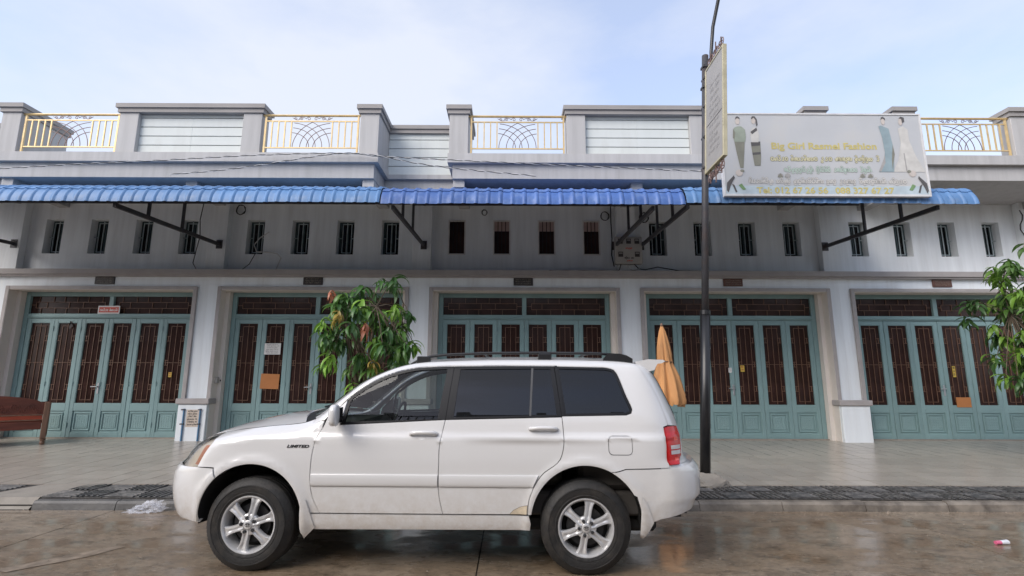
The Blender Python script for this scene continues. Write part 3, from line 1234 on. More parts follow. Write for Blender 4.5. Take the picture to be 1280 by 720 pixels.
# ------------------------------------------------------------------ billboard on the canopy
BX0, BX1, BY, BZ0, BZ1 = 3.62, 7.085, 8.27, 4.585, 6.065
bb = thing('billboard', ((BX0 + BX1) / 2, BY, BZ0), 'faded grey shop billboard with yellow lettering standing on the canopy', 'billboard')
BO = tuple(bb.location)
MB().box(BX0, BX1, BY, BY + .05, BZ0, BZ1, .004).build('panel', 'sign_face', bb, BO)
b = MB()
for (x0, x1, z0, z1) in ((BX0 - .015, BX1 + .015, BZ1 - .012, BZ1 + .014), (BX0 - .015, BX1 + .015, BZ0 - .014, BZ0 + .02), (BX0 - .015, BX0 + .012, BZ0 + .02, BZ1 - .012), (BX1 - .012, BX1 + .015, BZ0 + .02, BZ1 - .012)):
    b.box(x0, x1, BY - .012, BY + .07, z0, z1)
b.build('frame', 'sign_edge', bb, BO)
for xx in (BX0 + .25, (BX0 + BX1) / 2, BX1 - .25):
    MB().bar((xx, BY + .09, BZ0 + .02), (xx, BY + .09, BZ1 - .03), .05).build('post', 'steel', bb, BO)
    MB().bar((xx, BY + .11, BZ1 - .25), (xx, BY + 1.7, 5.06), .04).build('stay', 'steel', bb, BO)
# printed band at the foot of the panel
MB().box(BX0 + .012, BX1 - .012, BY - .003, BY - .001, BZ0 + .02, BZ0 + .17).build('printed_band', 'sign_foot', bb, BO)
kpx = (BX1 - BX0) / 253.0            # metres per photo pixel on the panel


def bx(px):
    return BX0 + (px - 905) * kpx


def bz(py):
    return BZ1 - (py - 142) * (BZ1 - BZ0) / 101.0


def put_text(body, px0, px1, py, hpx, mname, parent, y, off=0.006):
    me = text_mesh(body, 1.0, 0, 0.03, 0)
    xs_ = [v.co.x for v in me.vertices]
    ys_ = [v.co.y for v in me.vertices]
    w, h = max(xs_) - min(xs_), max(ys_) - min(ys_)
    sx = (bx(px1) - bx(px0)) / w
    sz = hpx * (BZ1 - BZ0) / 101.0 / h
    cx_, cy_ = (max(xs_) + min(xs_)) / 2, (max(ys_) + min(ys_)) / 2
    for v in me.vertices:
        v.co = Vector(((v.co.x - cx_) * sx, 0, (v.co.y - cy_) * sz))
    me.update()
    o = link('lettering', me, parent, mname)
    o.location = (bx((px0 + px1) / 2) - BO[0], y - BO[1], bz(py) - BO[2])
    return o


put_text('Big Girl Rasmei Fashion', 967, 1099, 183.5, 11, 'print_yellow', bb, BY - .004)
put_text('Tel: 012 67 26 56', 944, 1032, 237.0, 8, 'print_yellow', bb, BY - .006)
put_text('088 327 67 27', 1041, 1114, 237.0, 8, 'print_yellow', bb, BY - .006)
for (p0, p1, py, hp, core, edge, seed) in ((965, 1104, 200.5, 6.5, 'print_cream', 'print_olive', 3), (981, 1087, 214, 6.5, 'print_green', 'print_grey', 5),
                                           (936, 1131, 228, 6.5, 'print_pale', 'print_grey', 9)):
    rg = random.Random(seed)
    cuts = []
    st = script_strokes(bx(p0), bx(p1), bz(py), hp * .0145, rg, cuts)
    for a_, c_ in zip([0] + cuts, cuts + [len(st)]):
        if a_ == c_:
            continue
        b1, b2 = MB(), MB()
        for p in st[a_:c_]:
            ribbon(b1, p, .034, BY - .0035)
            ribbon(b2, p, .020, BY - .0052)
        wd = b1.build('script_word', edge, bb, BO)
        b2.build('word_fill', core, wd, BO)
# printed fashion figures, flat on the panel
_fy = [0]


def shape(pts, mname, layer, name='printed_figure'):
    _fy[0] += 1
    y = BY - .0036 - layer * .0012 - (_fy[0] % 7) * .0001
    MB().add([(bx(p), y, bz(q)) for p, q in pts], [tuple(range(len(pts)))]).build(name, mname, bb, BO)


def oval(cx_, cy_, rx, ry, mname, layer, n=14):
    shape([(cx_ + rx * math.cos(2 * PI * k / n), cy_ + ry * math.sin(2 * PI * k / n)) for k in range(n)], mname, layer)


# sage jacket and long olive skirt
shape([(921, 177), (934, 177), (932.5, 190), (930, 210), (926, 210), (923, 192)], 'print_olive', 1)
shape([(921.5, 160), (926, 158), (931, 158), (935.5, 162), (936, 172), (934.5, 177.5), (921, 177.5), (920, 172)], 'print_sage', 2)
shape([(920.5, 161), (923, 166), (921.5, 174), (919.5, 173)], 'print_olive', 3)
oval(926.8, 151.5, 2.6, 4.2, 'print_skin', 2)
shape([(924, 149), (925, 146), (927, 145.2), (929.5, 146.5), (930, 149), (927, 147.6)], 'print_hair', 3)
# pale blouse, dark patterned skirt
shape([(941.5, 178), (953.5, 177), (953, 196), (951.5, 207), (944, 207), (942.5, 192)], 'print_olive', 1)
shape([(941.5, 178), (953.5, 177), (953, 182), (942, 183)], 'print_hair', 2)
shape([(942.5, 191), (952.8, 190), (952.8, 193), (942.6, 194)], 'print_hair', 2)
shape([(943, 162), (947, 159), (951.5, 161), (953, 170), (951, 178), (943, 178), (941.8, 170)], 'print_pale', 2)
shape([(942, 165), (950, 159.5), (951, 163), (944, 168)], 'print_hair', 3)
oval(947, 150.5, 2.8, 4.4, 'print_skin', 2)
shape([(944, 148), (945.5, 145.2), (949, 145.2), (951.5, 149), (952, 156), (950, 158), (949.6, 150), (947.5, 147), (945, 149)], 'print_hair', 3)
# teal evening gown
shape([(1104.5, 157), (1108, 156), (1112, 158), (1117, 160), (1119.5, 180), (1119, 198), (1117, 214), (1098, 214), (1105, 204), (1108.5, 190), (1107.5, 172)], 'print_teal', 1)
shape([(1098, 213.5), (1106, 198), (1108, 193), (1107.5, 203), (1101, 213.5)], 'print_grey', 2)
shape([(1119.5, 180), (1120.5, 192), (1117, 205), (1115.5, 213), (1115.8, 200)], 'print_olive', 2)
oval(1111, 151, 2.4, 4.2, 'print_skin', 2)
shape([(1108.2, 149), (1109, 145.8), (1111.5, 145), (1114, 147), (1113.8, 149.5), (1111, 147.4)], 'print_hair', 3)
# pale long dress
shape([(1129, 160), (1135, 157), (1141, 161), (1141, 175), (1147, 195), (1156, 214), (1116, 214), (1124, 200), (1130, 178)], 'print_pale', 1)
shape([(1131.5, 191), (1133, 191), (1133.5, 212), (1132, 213)], 'print_grey', 2)
oval(1133, 151.5, 2.5, 4.3, 'print_skin', 2)
shape([(1131, 147), (1134, 144.8), (1138, 146), (1138, 151), (1135, 153), (1134.5, 148)], 'print_hair', 3)
# plants printed in the lower corners and small blossoms
for m_ in (0, 1):
    def fl(p):
        return p if not m_ else 2063.5 - p
    shape([(fl(907), 237), (fl(908), 228), (fl(917), 219), (fl(918), 222), (fl(913), 230), (fl(909), 240)], 'print_hair', 3)
    shape([(fl(914), 229), (fl(917), 231), (fl(920), 239), (fl(918), 240)], 'print_hair', 3)
    shape([(fl(922), 231), (fl(926), 229), (fl(931), 236), (fl(927), 237)], 'print_leaf', 3)
    oval(fl(924), 216, 4.5, 4, 'print_skin', 3)
    oval(fl(928), 213.5, 2.6, 1.8, 'print_olive', 3)
for q in (975, 984, 1077, 1087):
    oval(q, 219, 3.5, 2.6, 'print_grey', 3)
    shape([(q - 4, 221), (q, 216), (q + 3, 221)], 'print_olive', 3)

# ------------------------------------------------------------------ lamp post with its hanging sign
lp = thing('street_lamp', (2.66, 7.36, .13), 'slim black street lamp post leaning slightly beside the white car', 'street lamp')
LO = tuple(lp.location)
def lpx(z):            # lean
    return 2.66 + (z - .13) * .0625
b = MB()
b.lathe([(.0, 0), (.15, 0), (.15, .02), (.10, .03), (.078, .06), (.074, .1)], 16, o=LO)
b.build('base_plate', 'black_metal', lp, LO)
MB().tube([(lpx(z), 7.36, z) for z in (.16, 1.2, 2.46)], .070, 14).build('lower_shaft', 'black_metal', lp, LO, True)
MB().tube([(lpx(z), 7.36, z) for z in (2.44, 2.50)], [.074, .074], 14).build('collar', 'black_metal', lp, LO)
MB().tube([(lpx(z), 7.36, z) for z in (2.48, 4.5, 6.55)], .050, 12).build('upper_shaft', 'steel', lp, LO, True)
arm = [(lpx(6.1) + .075, 7.33, 6.0), (lpx(6.6) + .085, 7.33, 6.6), (lpx(6.9) + .10, 7.28, 7.0), (lpx(7) + .17, 7.1, 7.5), (lpx(7) + .24, 6.85, 7.95), (lpx(7) + .28, 6.5, 8.25), (lpx(7) + .3, 6.0, 8.4)]
MB().tube(arm, .028, 8).build('lamp_arm', 'black_metal', lp, LO, True)
hd = MB().box(lpx(7) + .20, lpx(7) + .40, 5.45, 6.05, 8.36, 8.46, .03).build('lamp_head', 'black_metal', lp, LO)
MB().box(lpx(7) + .22, lpx(7) + .38, 5.50, 5.9, 8.345, 8.359).build('lamp_lens', 'lamp_glass', hd, LO)
for z in (6.0, 6.35):
    MB().box(lpx(z) - .055, lpx(z) + .115, 7.30, 7.42, z - .02, z + .02, .004).build('arm_clamp', 'steel', lp, LO)
MB().box(lpx(1.7) + .071, lpx(1.7) + .080, 7.33, 7.37, 1.95, 2.10).build('sticker', 'paper_white', lp, LO)
lf = MB()
rg = random.Random(4)
pts = []
for k in range(60):
    a = rg.uniform(0, 2 * PI)
    rr = rg.uniform(.1, .3)
    hh = .17 * (1 - rr / .3) + rg.uniform(0, .05)
    pts.append((2.66 + rr * math.cos(a), 7.33 + rr * .75 * math.sin(a), .13 + max(hh, 0)))
for k in range(16):
    pts.append((2.66 + .31 * math.cos(k * PI / 8) * rg.uniform(.85, 1.1), 7.33 + .24 * math.sin(k * PI / 8) * rg.uniform(.85, 1.1), .12))
bm = bmesh.new()
for p in pts:
    bm.verts.new((p[0] - 2.66, p[1] - 7.33, p[2] - .12))
bmesh.ops.convex_hull(bm, input=bm.verts)
loose = [v for v in bm.verts if not v.link_faces]
bmesh.ops.delete(bm, geom=loose, context='VERTS')
bmesh.ops.subdivide_edges(bm, edges=bm.edges, cuts=2, use_grid_fill=True)
for v in bm.verts:
    v.co += Vector((rg.uniform(-.012, .012), rg.uniform(-.012, .012), rg.uniform(-.01, .012)))
me = bpy.data.meshes.new('concrete_footing')
bm.to_mesh(me)
bm.free()
o = link('concrete_footing', me, None, 'concrete')
o.location = (2.66, 7.33, .12)
tag(o, 'rough lump of concrete around the lamp post foot', 'footing')

# the sign hung edge-on to the facade, leaning with its post
ss = thing('hanging_sign', (lpx(4.54), 7.36, 4.54), 'narrow upright sign with iron scrolls fixed to the lamp post', 'sign')
ss.rotation_euler = (0, math.atan(.0625), 0)
H_ = 1.70
MB().box(-.02, .02, -.72, -.10, .03, H_ - .03).build('panel', 'side_sign_face', ss)
b = MB()
for (y0, y1, z0, z1) in ((-.75, -.715, 0, H_), (-.10, -.065, 0, H_), (-.715, -.10, 0, .032), (-.715, -.10, H_ - .032, H_)):
    b.box(-.03, .03, y0, y1, z0, z1, .004)
mat('sign_brass', (0.42, 0.385, 0.26), 0.45, metal=0.1, var=0.15)
b.build('frame', 'sign_brass', ss)
rg = random.Random(21)
for k, z in enumerate((1.30, 1.20, 1.09, .98, .88, .78, .66, .54, .44, .34, .24)):
    cuts = []
    st = script_strokes(-.64 + rg.random() * .1, -.17 - rg.random() * .08, z, .055, rg, cuts)
    for a_, c_ in zip([0] + cuts, cuts + [len(st)]):
        if a_ == c_:
            continue
        b = MB()
        for p in st[a_:c_]:
            bb2 = MB()
            ribbon(bb2, [(q[0], q[1]) for q in p], .0065, 0)
            b.add([(-.0225, v[0], v[2]) for v in bb2.v], bb2.f)
        b.build('script_word', 'print_grey', ss)
MB().box(-.0222, -.0212, -.70, -.12, .725, .737).build('printed_rule', 'print_dark', ss)
for (z0, sg) in ((H_, 1), (0, -1)):
    b = MB()
    for c0 in (-.62, -.42, -.22):
        for s in (-1, 1):
            b.tube([(0, c0 + s * (.05 + .055 * (1 - k / 18) * math.cos(k * .6 + PI)), z0 + sg * (.09 + .075 * (1 - k / 18) * math.sin(k * .6))) for k in range(15)], .007, 5)
        b.bar((0, c0, z0), (0, c0, z0 + sg * (.26 if c0 == -.42 else .2)), .014)
    b.tube([(0, -.70 + .56 * k / 12, z0 + sg * (.03 + .10 * math.sin(PI * k / 12))) for k in range(13)], .007, 5)
    b.build('scroll_ornament', 'bronze', ss)
for z in (.12, .62, 1.12, 1.6):
    MB().box(-.045, .045, -.075, .055, z - .015, z + .015, .003).build('bracket', 'steel', ss)

# ------------------------------------------------------------------ papers and small fittings on the fronts
def paper(name, x, z, w, h, m, y, label, cat, lines=0, lm='print_dark', seed=1, rz=0.0):
    t = thing(name, (x, y, z), label, cat)
    MB().box(-w / 2, w / 2, -.003, 0, 0, h).build('sheet', m, t)
    if lines:
        rg = random.Random(seed)
        b = MB()
        for k in range(lines):
            zz = h * (1 - (k + .75) / (lines + .45))
            for p in script_strokes(-w * .42 + rg.random() * w * .08, w * .42 - rg.random() * w * .1, zz, h / (lines + 1) * .62, rg):
                ribbon(b, p, h / (lines + 1) * .13, -.0045)
        b.build('print', lm, t)
    t.rotation_euler = (0, rz, 0)
    return t


t = paper('notice', -9.257, 2.985, .50, .185, 'paper_white', Y_D - .052, 'small red and white notice across the doors behind the daybed', 'notice')
MB().box(-.225, .225, -.0042, -.0031, .03, .155).build('printed_field', 'paper_red', t)
b = MB()
for p in script_strokes(-.2, .2, .065, .06, random.Random(3)):
    ribbon(b, p, .012, -.0055)
b.build('print', 'paper_white', t)
paper('notice', -5.43, 2.066, .37, .255, 'paper_white', Y_D - .018, 'white printed notice taped to the door behind the mango tree', 'notice', 6, 'print_grey', 5)
paper('paper_sheet', -5.437, 1.295, .42, .335, 'paper_orange', Y_D - .018, 'plain orange paper on the door below the white notice', 'paper', rz=.03)
paper('paper_sheet', 10.25, .93, .33, .22, 'paper_orange', Y_D - .018, 'small orange paper low on the door past the canopy end', 'paper')
paper('sticker', 10.13, 1.60, .07, .25, 'paper_yellow', Y_D - .018, 'narrow yellow sticker on the door above the small orange paper', 'sticker', 3, 'print_dark', 2)
paper('sticker', 5.30, 1.705, .09, .145, 'paper_yellow', Y_D - .018, 'yellow sticker on the door beside the closed orange parasol', 'sticker', 2, 'print_red', 2)
paper('sticker', 5.015, 1.687, .075, .11, 'paper_white', Y_D - .018, 'small white sticker above the handle beside the yellow sticker', 'sticker', 2, 'print_grey', 8)
paper('sticker', -7.70, 1.55, .07, .11, 'paper_yellow', Y_D - .018, 'small yellow sticker on the door behind the wooden daybed', 'sticker', 2, 'print_red', 2)
mat('paper_beige', (0.56, 0.48, 0.40), 0.7)
paper('poster', -6.82, .50, .27, .36, 'paper_beige', 11.437, 'paper poster with dark handwriting pasted between two blue pipes', 'poster', 6, 'print_dark', 12)
for x, w in ((-7.01, 'with the wider side bracket, nearer the daybed'), (-6.66, 'beside the poster, nearer the mango tree')):
    t = thing('blue_pipe', (x, 11.42, .2), 'thin blue pipe on the plinth ' + w, 'pipe')
    MB().tube([(0, 0, 0), (0, 0, .68)], .018, 8).build('tube', 'blue_pipe', t)
    for z in (.36, .66):
        MB().box(-.055 if x < -6.8 else -.04, .022, -.02, .018, z - .012, z + .012).build('bracket', 'steel', t)
t = thing('doorbell', (-6.365, 11.78, 1.42), 'small metal bell box on the door jamb by the mango tree', 'doorbell')
t.location = (-6.425, 11.66, 1.42)
MB().box(-.055, .0, -.05, .05, 0, .13, .006).build('housing', 'meter_box', t).location.x = -.055
MB().box(-.004, .0, -.02, .02, .04, .08).build('button', 'print_dark', t)
sc_o = MB().add([(-10.14, Y_D - .0175, z) if k % 2 else (-10.07 + .02 * (k % 3), Y_D - .0175, z) for k, z in enumerate((2.80, 2.82, 2.86, 2.72, 2.70, 2.62))], [(0, 2, 3), (0, 3, 1), (1, 3, 5), (1, 5, 4)])
sc_p = sc_o.build('scraped_patch', 'print_dark', houses[1])
sc_p.location = (-houses[1].location.x, -OFF[1], -OFF[2])
# electricity meter box
t = thing('meter_box', (2.727, 11.689, 4.14), 'grey box with five electricity meters on the upper wall pier', 'meter box')
MB().box(-.31, .31, -.16, 0, 0, .64, .012).build('housing', 'meter_box', t)
for (x, z) in ((-.19, .47), (0, .47), (.19, .47), (-.19, .16), (.19, .16)):
    m = MB().box(x - .055, x + .055, -.168, -.161, z, z + .12).build('meter', 'print_dark', t)
    MB().box(x - .04, x + .04, -.171, -.1685, z + .07, z + .10).build('dial', 'side_sign_face', m)
b = MB()
for p in script_strokes(-.1, .11, .12, .05, random.Random(2)):
    ribbon(b, p, .01, -.1625)
b.build('lettering', 'print_dark', t)
b = MB()
for p in script_strokes(-.07, .09, .35, .04, random.Random(5)) + script_strokes(-.05, .08, .06, .03, random.Random(6)):
    ribbon(b, p, .009, -.1625)
b.build('mark', 'paper_red', t)
rg = random.Random(31)


def cable(name, pts, r, m, label, n=5):
    o0 = Vector(pts[0])
    mb = MB().tube([Vector(p) - o0 for p in pts], r, n)
    o = mb.build(name, m)
    o.location = o0
    return tag(o, label, 'cable')


cable('cable', [(2.55 - .02 * k, 11.60, 4.14 - .15 * math.sin(k * .5)) for k in range(4)] + [(2.3 - .2 * k, 11.62, 3.985 + .01 * (k % 2)) for k in range(8)], .012, 'cable', 'black cable drooping from the meter box onto the ledge towards the flush windows')
cable('cable', [(2.85, 11.6, 4.15), (2.95, 11.58, 4.03), (3.1, 11.58, 4.01), (3.4, 11.62, 4.08), (3.9, 11.64, 4.0), (5.0, 11.64, 3.98)], .012, 'cable', 'black cable running from the meter box along the ledge behind the lamp post')
cable('cable', [(2.7, 11.62, 4.14), (2.72, 11.58, 4.03), (2.82, 11.56, 3.985), (2.95, 11.57, 4.02), (3.0, 11.60, 4.15)], .010, 'cable_white', 'pale loop of cable hanging under the meter box')
cable('cable', [(2.39, 11.80, 5.6), (2.385, 11.79, 5.2), (2.40, 11.79, 4.8), (2.38, 11.79, 4.4), (2.42, 11.74, 4.12)], .014, 'cable', 'thick black cable rising beside the meter box to the soffit')
for (x, y, z, r, lab) in ((2.25, 11.80, 5.36, .11, 'coil of black wire hanging left of the meter box riser'), (3.18, 11.80, 5.33, .12, 'coil of black wire hung behind the canopy arm by the meters'),
                          (-6.42, 11.80, 5.48, .12, 'coil of black wire hung on the wall above the split window grille'), (-.62, 11.78, 5.43, .07, 'small coil of wire on the wall above the flush windows')):
    b = MB()
    for k in range(3):
        b.tube([(r * (1 - .1 * k) * math.cos(a * .5) + rg.uniform(-.006, .006), rg.uniform(-.02, .02), r * math.sin(a * .5) + rg.uniform(-.008, .008)) for a in range(13)], .007, 5, closed=True)
    o = b.build('wire_coil', 'cable')
    o.location = (x, y, z)
    tag(o, lab, 'wire')
cable('cable', [(-7.27, 11.72, 5.6), (-7.30, 11.7, 5.2), (-7.26, 11.7, 4.8), (-7.30, 11.68, 4.45), (-7.33, 11.66, 4.15), (-7.2, 11.6, 3.985), (-6.6, 11.6, 3.98)], .011, 'cable', 'black cable down the pier beside the canopy arm onto the ledge')
cable('cable', [(-5.72, 11.84, 4.95), (-5.9, 11.80, 4.8), (-6.02, 11.78, 4.62), (-5.95, 11.78, 4.45), (-5.7, 11.78, 4.44), (-5.45, 11.76, 4.40), (-5.35, 11.75, 4.3), (-5.45, 11.75, 4.0)], .012, 'cable_white', 'pale cable looping out of the upper window beside the wire coil')
cable('cable', [(-5.98, 11.80, 4.42), (-6.08, 11.76, 4.15), (-6.2, 11.66, 3.985), (-6.7, 11.64, 3.98)], .010, 'cable', 'thin black cable from the window sill down to the ledge')
b = MB()
for k in range(20):
    pass
cable('cable', [(12.05 + .06 * math.sin(k * 1.3), 11.66, 5.5 - .12 * k) for k in range(8)], .012, 'cable', 'tangled black cable on the pier beyond the canopy end')
# twisted overhead service lines tied to the parapet corner
def twisted(pts, label):
    P = [Vector(p) for p in pts]
    t = thing('service_line', P[0], label, 'cable', 'overhead service lines')
    dense = []
    for i in range(len(P) - 1):
        a, b_ = P[i], P[i + 1]
        m0, m1 = P[max(i - 1, 0)], P[min(i + 2, len(P) - 1)]
        L = (b_ - a).length
        n = max(2, int(L / .04))
        for k in range(n):
            u = k / n
            dense.append(.5 * ((2 * a) + (b_ - m0) * u + (2 * m0 - 5 * a + 4 * b_ - m1) * u * u + (3 * a - m0 - 3 * b_ + m1) * u ** 3))
    dense.append(P[-1])
    s = 0
    st = ([], [])
    for i, p in enumerate(dense):
        if i:
            s += (p - dense[i - 1]).length
        for q in (0, 1):
            a = s / .36 * 2 * PI + q * PI
            st[q].append(p - P[0] + Vector((0, math.cos(a), math.sin(a))) * .009)
    MB().tube(st[0], .0065, 5).build('dark_strand', 'cable', t, smooth=True)
    MB().tube(st[1], .0065, 5).build('pale_strand', 'cable_white', t, smooth=True)
twisted([(-12.5, 10.1, 5.66), (-10.66, 10.1, 5.77), (-8.84, 10.1, 5.89), (-7.35, 10.1, 5.97), (-5.19, 10.12, 6.11), (-3.35, 10.14, 6.17), (-2.81, 10.15, 6.11),
         (-1.3, 10.12, 6.02), (.67, 10.12, 5.93), (3.67, 10.12, 5.80), (6.2, 10.12, 5.72)], 'long twisted service line sagging along the parapet fascia')
twisted([(-6.9, 9.9, 5.58), (-5.66, 10.0, 5.755), (-4.15, 10.06, 6.04), (-3.52, 10.08, 6.13), (-2.81, 10.10, 6.10), (-2.05, 10.05, 5.93), (-1.25, 9.95, 5.77), (-.38, 9.8, 5.62), (.5, 9.6, 5.46)],
        'short twisted service line dropping to both sides of the parapet recess')

# ------------------------------------------------------------------ carved wooden daybed
t = thing('daybed', (-9.40, 10.86, .2), 'carved dark red wooden daybed on the pavement before the doors', 'daybed', rz=R(40))
L_, D_ = 2.0, .95
for (x, y) in ((-.05, .03), (-L_ + .05, .03), (-.05, D_ - .03), (-L_ + .05, D_ - .03)):
    b = MB()
    b.box(x - .045, x + .045, y - .045, y + .045, .12, .84 if y < .5 else .80, .008)
    b.lathe([(0, 0), (.032, 0), (.042, .03), (.032, .07), (.047, .12), (0, .12)], 10, o=(x, y, 0))
    b.build('leg', 'wood_leg', t)
MB().box(-L_ + .1, -.1, .015, .055, .30, .46, .006).build('front_rail', 'wood_dark', t)
MB().box(-.075, -.03, .09, D_ - .09, .30, .46, .006).build('end_rail', 'wood_dark', t)
MB().box(-L_ + .05, -.08, .06, D_ - .06, .42, .475, .005).build('seat_board', 'wood_red', t)
pts = [(-L_ + .1, .60), (-.1, .60), (-.1, .82), (-.25, .89), (-.45, .935), (-.7, .965), (-L_ / 2, .98), (-L_ + .7, .965), (-L_ + .45, .935), (-L_ + .25, .89), (-L_ + .1, .82)]
MB().prism(pts, .02, .05).build('carved_board', 'wood_dark', t)
for z in (.475, .575):
    MB().box(-L_ + .1, -.1, .012, .055, z, z + .022, .004).build('moulding', 'wood_leg', t)
MB().box(-L_ + .1, -.1, .022, .045, .498, .574).build('red_panel', 'wood_red', t)
b = MB()
rg = random.Random(8)
for k in range(26):
    cx_ = -L_ + .2 + k * (L_ - .3) / 26
    zz = .70 + .05 * math.sin(k * 1.7)
    b.tube([(cx_ + .045 * math.cos(q * .7) * (1 - q / 14), .017, zz + .06 * math.sin(q * .7) * (1 - q / 14)) for q in range(10)], .008, 5)
b.build('carving', 'wood_dark', t)
MB().box(-L_ + .02, -.02, D_ - .05, D_ - .02, .55, .82, .006).build('back_board', 'wood_dark', t)

# ------------------------------------------------------------------ closed parasol
t = thing('parasol', (2.80, 9.2, .155), 'closed orange cloth parasol tied at its waist before the doors', 'parasol')
t.rotation_euler = (0, R(-2.2), 0)
MB().lathe([(0, 0), (.24, 0), (.25, .03), (.22, .07), (.06, .09), (.05, .28), (0, .28)], 20).build('base', 'concrete', t)
MB().tube([(0, 0, .1), (0, 0, 2.30)], .02, 8).build('pole', 'wood_leg', t)
MB().lathe([(0, 2.29), (.022, 2.30), (.028, 2.33), (.015, 2.36), (0, 2.37)], 10).build('finial', 'wood_leg', t)
v, f = [], []
rg = random.Random(14)
prof = [(2.31, .022), (2.22, .055), (2.10, .082), (1.95, .107), (1.80, .122), (1.72, .118), (1.64, .120), (1.55, .145), (1.42, .178), (1.28, .205), (1.14, .232), (1.03, .245), (.975, .225)]
NS = 64
for i, (z, r) in enumerate(prof):
    for k in range(NS):
        a = 2 * PI * k / NS
        fold = (math.sin(a * 8 + 0.5 * math.sin(i * .7)) * .5 + .35 * math.sin(a * 16 + i * .35) + .2 * math.sin(a * 5 + 2)) * min(.42, .10 + i * .04)
        rr = r * (1 + fold)
        dz = -.07 * (a / PI - 1) * max(0, i - 9) / 3 if i > 9 else 0
        dz += rg.uniform(-.012, .012) if i == 12 else 0
        v.append((rr * math.cos(a) + .035 * max(0, i - 6) / 6, rr * .85 * math.sin(a), z + dz + .02 * math.sin(a * 8) * (i > 9)))
for i in range(len(prof) - 1):
    for k in range(NS):
        k2 = (k + 1) % NS
        f.append((i * NS + k, i * NS + k2, (i + 1) * NS + k2, (i + 1) * NS + k))
MB().add(v, f).build('cloth', 'orange_cloth', t, smooth=True)
MB().tube([(.128 * math.cos(k * .4), .112 * math.sin(k * .4), 1.68 + .01 * math.sin(k * .8)) for k in range(16)], .010, 5, closed=True).build('tie', 'wood_leg', t)

# ------------------------------------------------------------------ litter
rg = random.Random(5)
bm = bmesh.new()
bmesh.ops.create_icosphere(bm, subdivisions=4, radius=1)
for v in bm.verts:
    n = 1 + .38 * math.sin(v.co.x * 7 + v.co.y * 5) * math.sin(v.co.z * 9 + v.co.x * 3) + .22 * math.sin(v.co.y * 19 + v.co.z * 13 + v.co.x * 11)
    v.co = Vector((v.co.x * .21 * n, v.co.y * .06 * n, max(v.co.z, -.35) * .055 * n * (1.6 + v.co.x * .9)))
me = bpy.data.meshes.new('plastic_bag')
bm.to_mesh(me)
bm.free()
o = link('plastic_bag', me, None, 'plastic_film')
o.location = (-4.20, 6.31, .028)
o.scale = (.9, .9, .8)
o.rotation_euler = (0, R(-8), 0)
tag(o, 'crumpled clear plastic bag lying against the dark kerb', 'bag')
t = thing('drink_cup', (4.63, 5.18, .028), 'crushed pink and white paper cup lying on the wet road', 'cup', rz=R(8))
t.scale = (.72, .72, .6)
t.location.z = .018
MB().lathe([(0, -.09), (.026, -.09), (.030, -.02)], 14, 'z').build('cup_base', 'litter_pink', t).rotation_euler = (0, R(90), 0)
MB().lathe([(.030, -.02), (.036, .08), (.038, .085), (.034, .08), (.028, -.01)], 14, 'z').build('cup_wall', 'litter_white', t).rotation_euler = (0, R(90), 0)

b = MB()
rg = random.Random(77)
for k in range(1500):
    q = rg.random()
    x = rg.uniform(-9, 10)
    if q < .6:
        y, z = 6.41 - abs(rg.gauss(0, .10)), .0
    elif q < .85:
        y, z = rg.uniform(3.6, 6.3), .0
    else:
        y = rg.uniform(7.3, 9.5)
        z = pave_z(y)
    r = rg.uniform(.003, .009) * (1.6 if rg.random() < .08 else 1)
    p = [(x + r * rg.uniform(.6, 1.3) * math.cos(a), y + r * rg.uniform(.6, 1.3) * math.sin(a), z) for a in (0, 1.6, 3.1, 4.6)]
    b.add(p + [(x, y, z + r * rg.uniform(.6, 1.1))], [(0, 1, 4), (1, 2, 4), (2, 3, 4), (3, 0, 4)])
mat('grit', (0.22, 0.18, 0.14), 0.8, var=0.5, scale=9)
tag(b.build('grit', 'grit'), 'loose grit and small stones along the kerb and road', 'grit', kind='stuff')

# ------------------------------------------------------------------ mango trees
def leaf_mesh(L, w, droop, seed, m):
    rg = random.Random(seed)
    v, f = [], []
    n = 6
    ang_, x, z = rg.uniform(-.1, .35), 0.0, 0.0
    for i in range(n + 1):
        u = i / n
        ww = w * (math.sin(PI * min(1, u * .93 + .07)) ** .8) * (1 - .25 * u)
        v += [(x, -ww / 2, z + ww * .22), (x, 0, z), (x, ww / 2, z + ww * .22)]
        x += L / n * math.cos(ang_)
        z += L / n * math.sin(ang_)
        ang_ -= droop / n
    for i in range(n):
        a = i * 3
        f += [(a, a + 1, a + 4, a + 3), (a + 1, a + 2, a + 5, a + 4)]
    mb = MB().add(v, f)
    me = mb.mesh('leaf', smooth=True)
    me.materials.append(MATS[m])
    return me


LEAVES = {}
for mname in ('leaf_dark', 'leaf_mid', 'leaf_light', 'leaf_red', 'leaf_yellow'):
    LEAVES[mname] = [leaf_mesh(.262 + .022 * k, .070 + .006 * k, 1.1 + .35 * k, k, mname) for k in range(3)]


